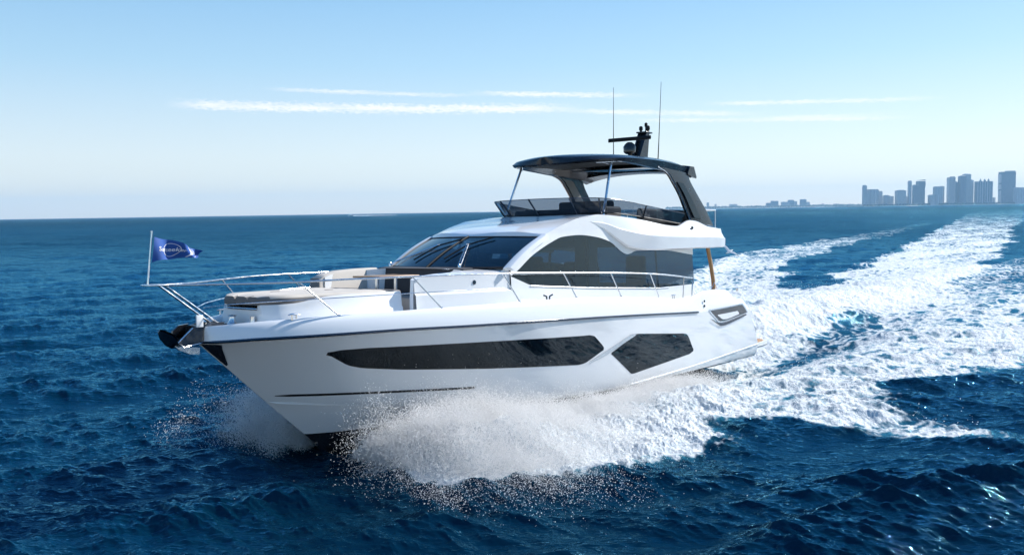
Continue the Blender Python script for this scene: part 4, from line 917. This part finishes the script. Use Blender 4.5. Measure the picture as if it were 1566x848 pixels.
def tower(label, x, w, h, y=5200, fac=0, ribs=0, crown=None, slant=None, dep=None, group='towers along the coast', name='apartment_tower', steps=None, base=2.5):
    e = bpy.data.objects.new(name, None); COL.objects.link(e); e.location = (x + w / 2, y, base); tag(e, label, 'building', group)
    d = dep or min(w, 40); hw_ = w / 2; b = MB(); top = h - base
    ring = [(-hw_, -d / 2), (hw_, -d / 2), (hw_, d / 2), (-hw_, d / 2)]
    if slant == 'flare': rr = [[(px_ * (1 if k < 2 else 1.0) + (px_ > 0) * dx_, py_, z) for px_, py_ in ring] for k, (z, dx_) in enumerate(((0, -w * .22), (top * .5, -w * .14), (top * .8, 0), (top * .94, 0)))]
    elif slant == 'lean': rr = [[(px_ + (px_ < 0) * dx_, py_, z) for px_, py_ in ring] for z, dx_ in ((0, -w * .35), (top * .35, 0), (top * .7, w * .3), (top * .98, w * .55))]
    else: rr = [[(px_, py_, z) for px_, py_ in ring] for z in (0, top * .97)]
    b.loft(rr); b.build('tower_block', FAC[fac], e, 20)
    if ribs:
        for i in range(ribs + 1):
            rx = -hw_ + w * i / ribs; MB().box((rx - w * .018 - .4, -d / 2 - 2.2, 0), (rx + w * .018 + .4, -d / 2 + .5, top * .965)).build('facade_rib', FAC[3], e)
    if crown == 'dome':
        c = MB(); prof = [(.98, .955), (.92, .975), (.80, .99), (.6, .998), (.3, 1.0)]
        c.loft([[(px_ * k, py_ * k, top * z) for px_, py_ in ring] for k, z in prof]); c.build('roof_crown', M['roofgrey'], e)
    elif crown == 'finials':
        for fx_ in (-.58, 0, .52):
            c = MB(); c.box((fx_ * hw_ - 3, -d / 2, top * .97), (fx_ * hw_ + 3, -d / 2 + 12, top * 1.03)); c.lathe((fx_ * hw_, -d / 2 + 6, top * 1.03), [(3.0, 0), (2.2, 4), (.3, 8)], 8); c.build('roof_turret', M['roofgrey'], e)
    elif crown == 'slope':
        MB().prism([(-hw_, top * .97), (hw_, top * .97), (hw_, top * 1.0), (-hw_, top * .978)], -d / 2, d / 2).build('roof_crown', FAC[fac], e)
    else:
        cw = crown or (.1, .8); MB().box((-hw_ + w * cw[0], -d * .35, top * .97), (-hw_ + w * cw[1], d * .35, top * 1.0)).build('roof_plant_room', M['roofgrey'], e)
    if steps:                                  # balcony blocks / setbacks on one flank: (z0, z1, outreach)
        for z0, z1, o_ in steps:
            MB().box((-hw_ - o_, -d * .4, top * z0), (-hw_ + .6, d * .4, top * z1)).build('balcony_stack', FAC[3], e)
    return e
tower('slim slab tower at the left end of the main skyline', 2021, 20, 122, fac=0)
tower('wide ribbed apartment block just right of the slim slab tower', 2041, 74, 98, 5230, 3, ribs=5, crown=(.02, .98))
tower('narrow block with a raised right shoulder closing the ribbed block', 2115, 30, 87, 5240, 0, crown=(.45, .98))
tower('low pinkish block with a stepped top beside the raised shoulder block', 2136, 24, 63, 5180, 2)
tower('low ribbed apartment row between the pinkish block and the square tower', 2160, 54, 59, 5260, 0, ribs=4)
tower('square mid height tower with a smaller stepped top standing over low blocks', 2213, 49, 91, 5200, 0, crown=(.18, .84))
tower('low apartment block on the right of the square stepped tower', 2262, 30, 57, 5250, 0, ribs=3)
tower('pencil thin tower with a square cap left of the twin blue blocks', 2290, 17, 144, 5220, 3, crown=(.15, .95))
tower('left one of the twin blue blocks beside the pencil thin tower', 2308, 18, 120, 5200, 1)
tower('right one of the twin blue blocks against the flared tower', 2328, 18, 119, 5210, 1)
tower('blue tower flaring outward to a wide slanted top', 2347, 39, 149, 5230, 1, slant='flare', crown='slope')
tower('short blue glass block tucked behind the flared tower', 2389, 25, 94, 5290, 1)
tower('low pale block in front of the short blue glass block', 2390, 41, 61, 5170, 0, ribs=3)
tower('pale tower with small domed crown standing alone before the tallest cluster', 2433, 37, 109, 5200, 3, crown='dome', steps=[(0, .93, 3)])
tower('very low pinkish block beside the lone domed tower', 2472, 15, 52, 5230, 2)
tower('tower with a steep sail shaped left edge', 2489, 24, 111, 5260, 0, slant='lean')
tower('sand coloured tower with a rounded right top, first of the tall cluster', 2510, 34, 163, 5200, 2, crown=(.42, .96), steps=[(0, .9, 1.5)])
tower('flat topped glass tower between the rounded sand tower and the domed pair', 2545, 29, 137, 5230, 1)
tower('left tower of the tall domed pair', 2574, 33, 168, 5200, 1, crown='dome')
tower('tallest domed tower of the cluster, right one of the domed pair', 2608, 35, 179, 5220, 0, crown='dome')
tower('plain tower between the tallest dome and the three turret block', 2644, 27, 145, 5240, 3)
tower('broad ribbed block with three small turrets on its roof', 2671, 83, 137, 5200, 1, ribs=6, crown='finials')
tower('low white building in the gap left of the tall dark tower', 2757, 70, 42, 5300, 3)
tower('tall dark blue tower with a stepped left top and notched balconies', 2825, 79, 192, 5230, 1, crown=(.42, 1.0), steps=[(0, .40, 3), (.44, .60, 4), (.64, .90, 4)])
tower('pale rounded tower in front of the tall dark blue tower', 2873, 43, 96, 5160, 3, crown='dome')
tower('ribbed block at the right edge of the skyline', 2918, 70, 77, 5200, 0, ribs=5)
FG = 'small towers on the far shore'
for i, (x, w, h, lb, f) in enumerate([(1602, 16, 50, 'thin tower at the very left of the far shore beside the yacht', 0), (1672, 13, 36, 'tiny stub tower second from the left on the far shore', 0),
    (1800, 59, 34, 'low wide block standing alone on the left part of the far shore', 0), (2089, 45, 40, 'lowest block at the left of the far tower group', 1), (2134, 30, 56, 'left half of the pair with a bright slot between in the far group', 1),
    (2168, 30, 55, 'right half of the pair with a bright slot between in the far group', 1), (2212, 59, 46, 'broad low block in the middle of the far group', 0), (2276, 40, 61, 'taller flat block right of the middle of the far group', 1),
    (2316, 35, 50, 'shoulder block beside the taller flat block of the far group', 0), (2367, 43, 65, 'tallest block of the far group near its right end', 1), (2411, 36, 43, 'right end block of the far group', 0),
    (2559, 16, 28, 'small dark block alone right of the far group', 2), (2640, 37, 24, 'low flat building between the far group and the main skyline', 2), (2768, 16, 22, 'smallest building on the shore just left of the main skyline', 2)]):
    tower(lb, x, w, h, 7400 + (i % 3) * 25, f, group=FG, name='apartment_block')
# land: beach and ground strip, and the belt of trees behind the beach
def strip_y(x): return float(np.interp(x, [1100, 2450, 2950, 3100, 3300, 5200], [7340, 7330, 7250, 7000, 6900, 6500]))
cst = MB()
cst.grid([[(x, 5120 + 18 * math.sin(x * .013), -.6), (x, 5140 + 18 * math.sin(x * .013), 2.2), (x, 5160, 2.6), (x, 5600, 3.0), (x, 5620, -1)] for x in lin(2005, 4200, 120)])
cst.grid([[(x, 7300 + 12 * math.sin(x * .02), -.6), (x, 7325, 1.8), (x, 7345, 2.2), (x, 7900, 3.0)] for x in lin(1250, 3400, 120)])
tag(cst.build('coast_land', M['sand'], None, 60), kind='structure')
def tree_belt(name, x0, x1, y, h, n, seed, label):
    g = random.Random(seed); b = MB()
    for i in range(n):
        x = x0 + (x1 - x0) * (i + g.random()) / n; r = h * (.5 + .5 * g.random()); yy = y + g.uniform(-14, 14); z = 2 + r * .3
        rings_ = []
        for k, (rr_, zz_) in enumerate(((.75, -.5), (1.0, .1), (.8, .75), (.35, 1.1))):
            rings_.append([(x + r * rr_ * math.cos(a) * g.uniform(.75, 1.25), yy + r * rr_ * math.sin(a) * .8, z + r * zz_ * g.uniform(.85, 1.15)) for a in [k2 * math.pi / 3.5 for k2 in range(7)]])
        b.loft(rings_)
    o = b.build(name, M['leaf'], None, 180, merge=False); tag(o, label, kind='stuff')
tree_belt('shore_trees', 2015, 3100, 5168, 9, 420, 3, 'dark belt of trees along the beach at the foot of the towers')
tree_belt('far_shore_trees', 1260, 2960, 7360, 13, 420, 4, 'thin dark belt of trees on the far shore')

# ------------------------------------------------------------------ small craft near the horizon
def small_boat(name, label, loc, rz, L, col='gel', group=None):
    e = bpy.data.objects.new(name, None); COL.objects.link(e); e.location = loc; e.rotation_euler = (0, 0, rz); tag(e, label, 'boat', group)
    def sec(x):
        t = x / L; w = L * .15 * (1 - max(0, (t - .45) / .55) ** 2.2); z = L * (.085 + .05 * t * t)
        return [(x, 0, -.2), (x, w * .8, L * .01), (x, max(w, .02), z), (x, max(w, .02) * .9, z + .05), (x, -max(w, .02) * .9, z + .05), (x, -max(w, .02), z), (x, -w * .8, L * .01)]
    MB().loft([sec(x) for x in lin(0, L * .999, 14)]).build('hull', M[col], e, 30)
    MB().loft([[(x, y * L * .09 * k, z * L) for x, y, z in ((x0 * L, -1, z0), (x0 * L, 1, z0), (x1 * L, 1, z0), (x1 * L, -1, z0))] for x0, x1, z0, k in ((.25, .68, .09, 1), (.28, .58, .17, .9), (.30, .55, .18, .8))]).build('cabin', M['gel'], e, 30)
    w = MB().grid([[(x * L, y * L, z * L) for x, z in ((.69, .105), (.60, .165))] for y in (-.075, .075)]).build('cabin_window', M['black'], e)
    MB().box((.2 * L, -.085 * L, .245 * L), (.55 * L, .085 * L, .26 * L), .02 * L).build('hardtop', M[col], e)
    MB().tube([(.25 * L, .07 * L, .1 * L), (.25 * L, .07 * L, .25 * L)], .006 * L + .02).tube([(.25 * L, -.07 * L, .1 * L), (.25 * L, -.07 * L, .25 * L)], .006 * L + .02).tube([(.3 * L, 0, .25 * L), (.28 * L, 0, .36 * L)], .004 * L + .02).build('hardtop_posts', M['steel'], e)
    return e
small_boat('speedboat', 'tiny white speedboat trailing a long white wake on the left horizon', (-331, 1900, .3), math.pi * .985, 12)
wk = MB(); g = random.Random(9); rr = []
for i in range(60):
    u = i / 59; x = -333 + 92 * u; hw_ = (2.5 + 9 * u) * (1 if u < .8 else (1 - u) / .2 + .02); y = 1902 + 3 * u
    rr.append([(x, y + hw_ * k, .05 + (.9 - .6 * u) * (1 - k * k) * g.uniform(.5, 1.3)) for k in (-1, -.6, -.2, .2, .6, 1)])
M['foam'] = mat('wake_foam', (.82, .84, .86), .8, bump=(2, .2), var=(.3, .1))
tag(wk.grid(rr).build('boat_wake', M['foam'], None, 180), 'white wake of the small speedboat on the horizon', kind='stuff')
small_boat('fishing_boat', 'tiny dark boat alone on the horizon to the left of the speedboat', (-1240, 4450, 0), .3, 13, 'darksteel', None)
small_boat('fishing_boat', 'faint speck of a boat on the horizon just left of the yacht flybridge', (-152, 4450, 0), 2.8, 9, 'darksteel', None)

# ------------------------------------------------------------------ gull over the wash
def gull():
    e = bpy.data.objects.new('seagull', None); COL.objects.link(e); e.location = (9.72, 40.2, 3.08); e.rotation_euler = (math.radians(-32), math.radians(22), math.radians(205))
    tag(e, 'small white gull banking low over the water just right of the yacht overhang', 'bird')
    b = MB(); prof = [(-.20, .012, .004), (-.16, .03, .012), (-.08, .045, .035), (0, .055, .052), (.08, .05, .05), (.13, .034, .036), (.155, .032, .034), (.185, .028, .028), (.205, .012, .012)]
    b.loft([[(x, ry * math.cos(a), rz_ * math.sin(a) + (.012 if x > .12 else 0)) for a in [k * math.pi / 5 for k in range(10)]] for x, ry, rz_ in prof])
    for sg in (1, -1):
        W = [(.03, .07, -.07, .0), (.16, .09, -.05, .07), (.28, .06, -.06, .09), (.40, .0, -.07, .06), (.50, -.07, -.09, .02)]
        b.loft([[(xf, sg * y, z), ((xf + xb) / 2, sg * y, z + .012), (xb, sg * y, z), ((xf + xb) / 2, sg * y, z - .004)] for y, xf, xb, z in W])
    b.build('body', M['gullwhite'], e, 60)
    MB().lathe((.20, 0, .012), [(.010, 0), (.007, .02), (.002, .045)], 8, 0).build('beak', M['gullbeak'], e)
    for sg in (1, -1): MB().loft([[(xf, sg * y, z + .003), ((xf + xb) / 2, sg * y, z + .014), (xb, sg * y, z + .003), ((xf + xb) / 2, sg * y, z - .007)] for y, xf, xb, z in [(.40, .001, -.071, .06), (.51, -.072, -.092, .02)]]).build('wing_tip', M['gullgrey'], e)
gull()

# ------------------------------------------------------------------ sea air
hz = MB().box((-9500, -600, -9), (9500, 9600, 215)).build('haze', bpy.data.materials.new('sea_haze'), None)
hm = hz.data.materials[0]; hm.use_nodes = True; t_ = NT(hm.node_tree); t_.n.clear(); ho = t_.node('ShaderNodeOutputMaterial'); pv = t_.node('ShaderNodeVolumePrincipled')
pv.inputs['Color'].default_value = (.40, .70, 1.0, 1); pv.inputs['Density'].default_value = HAZE; pv.inputs['Anisotropy'].default_value = .1
t_.link(pv.outputs[0], ho.inputs['Volume']); tag(hz, kind='stuff')
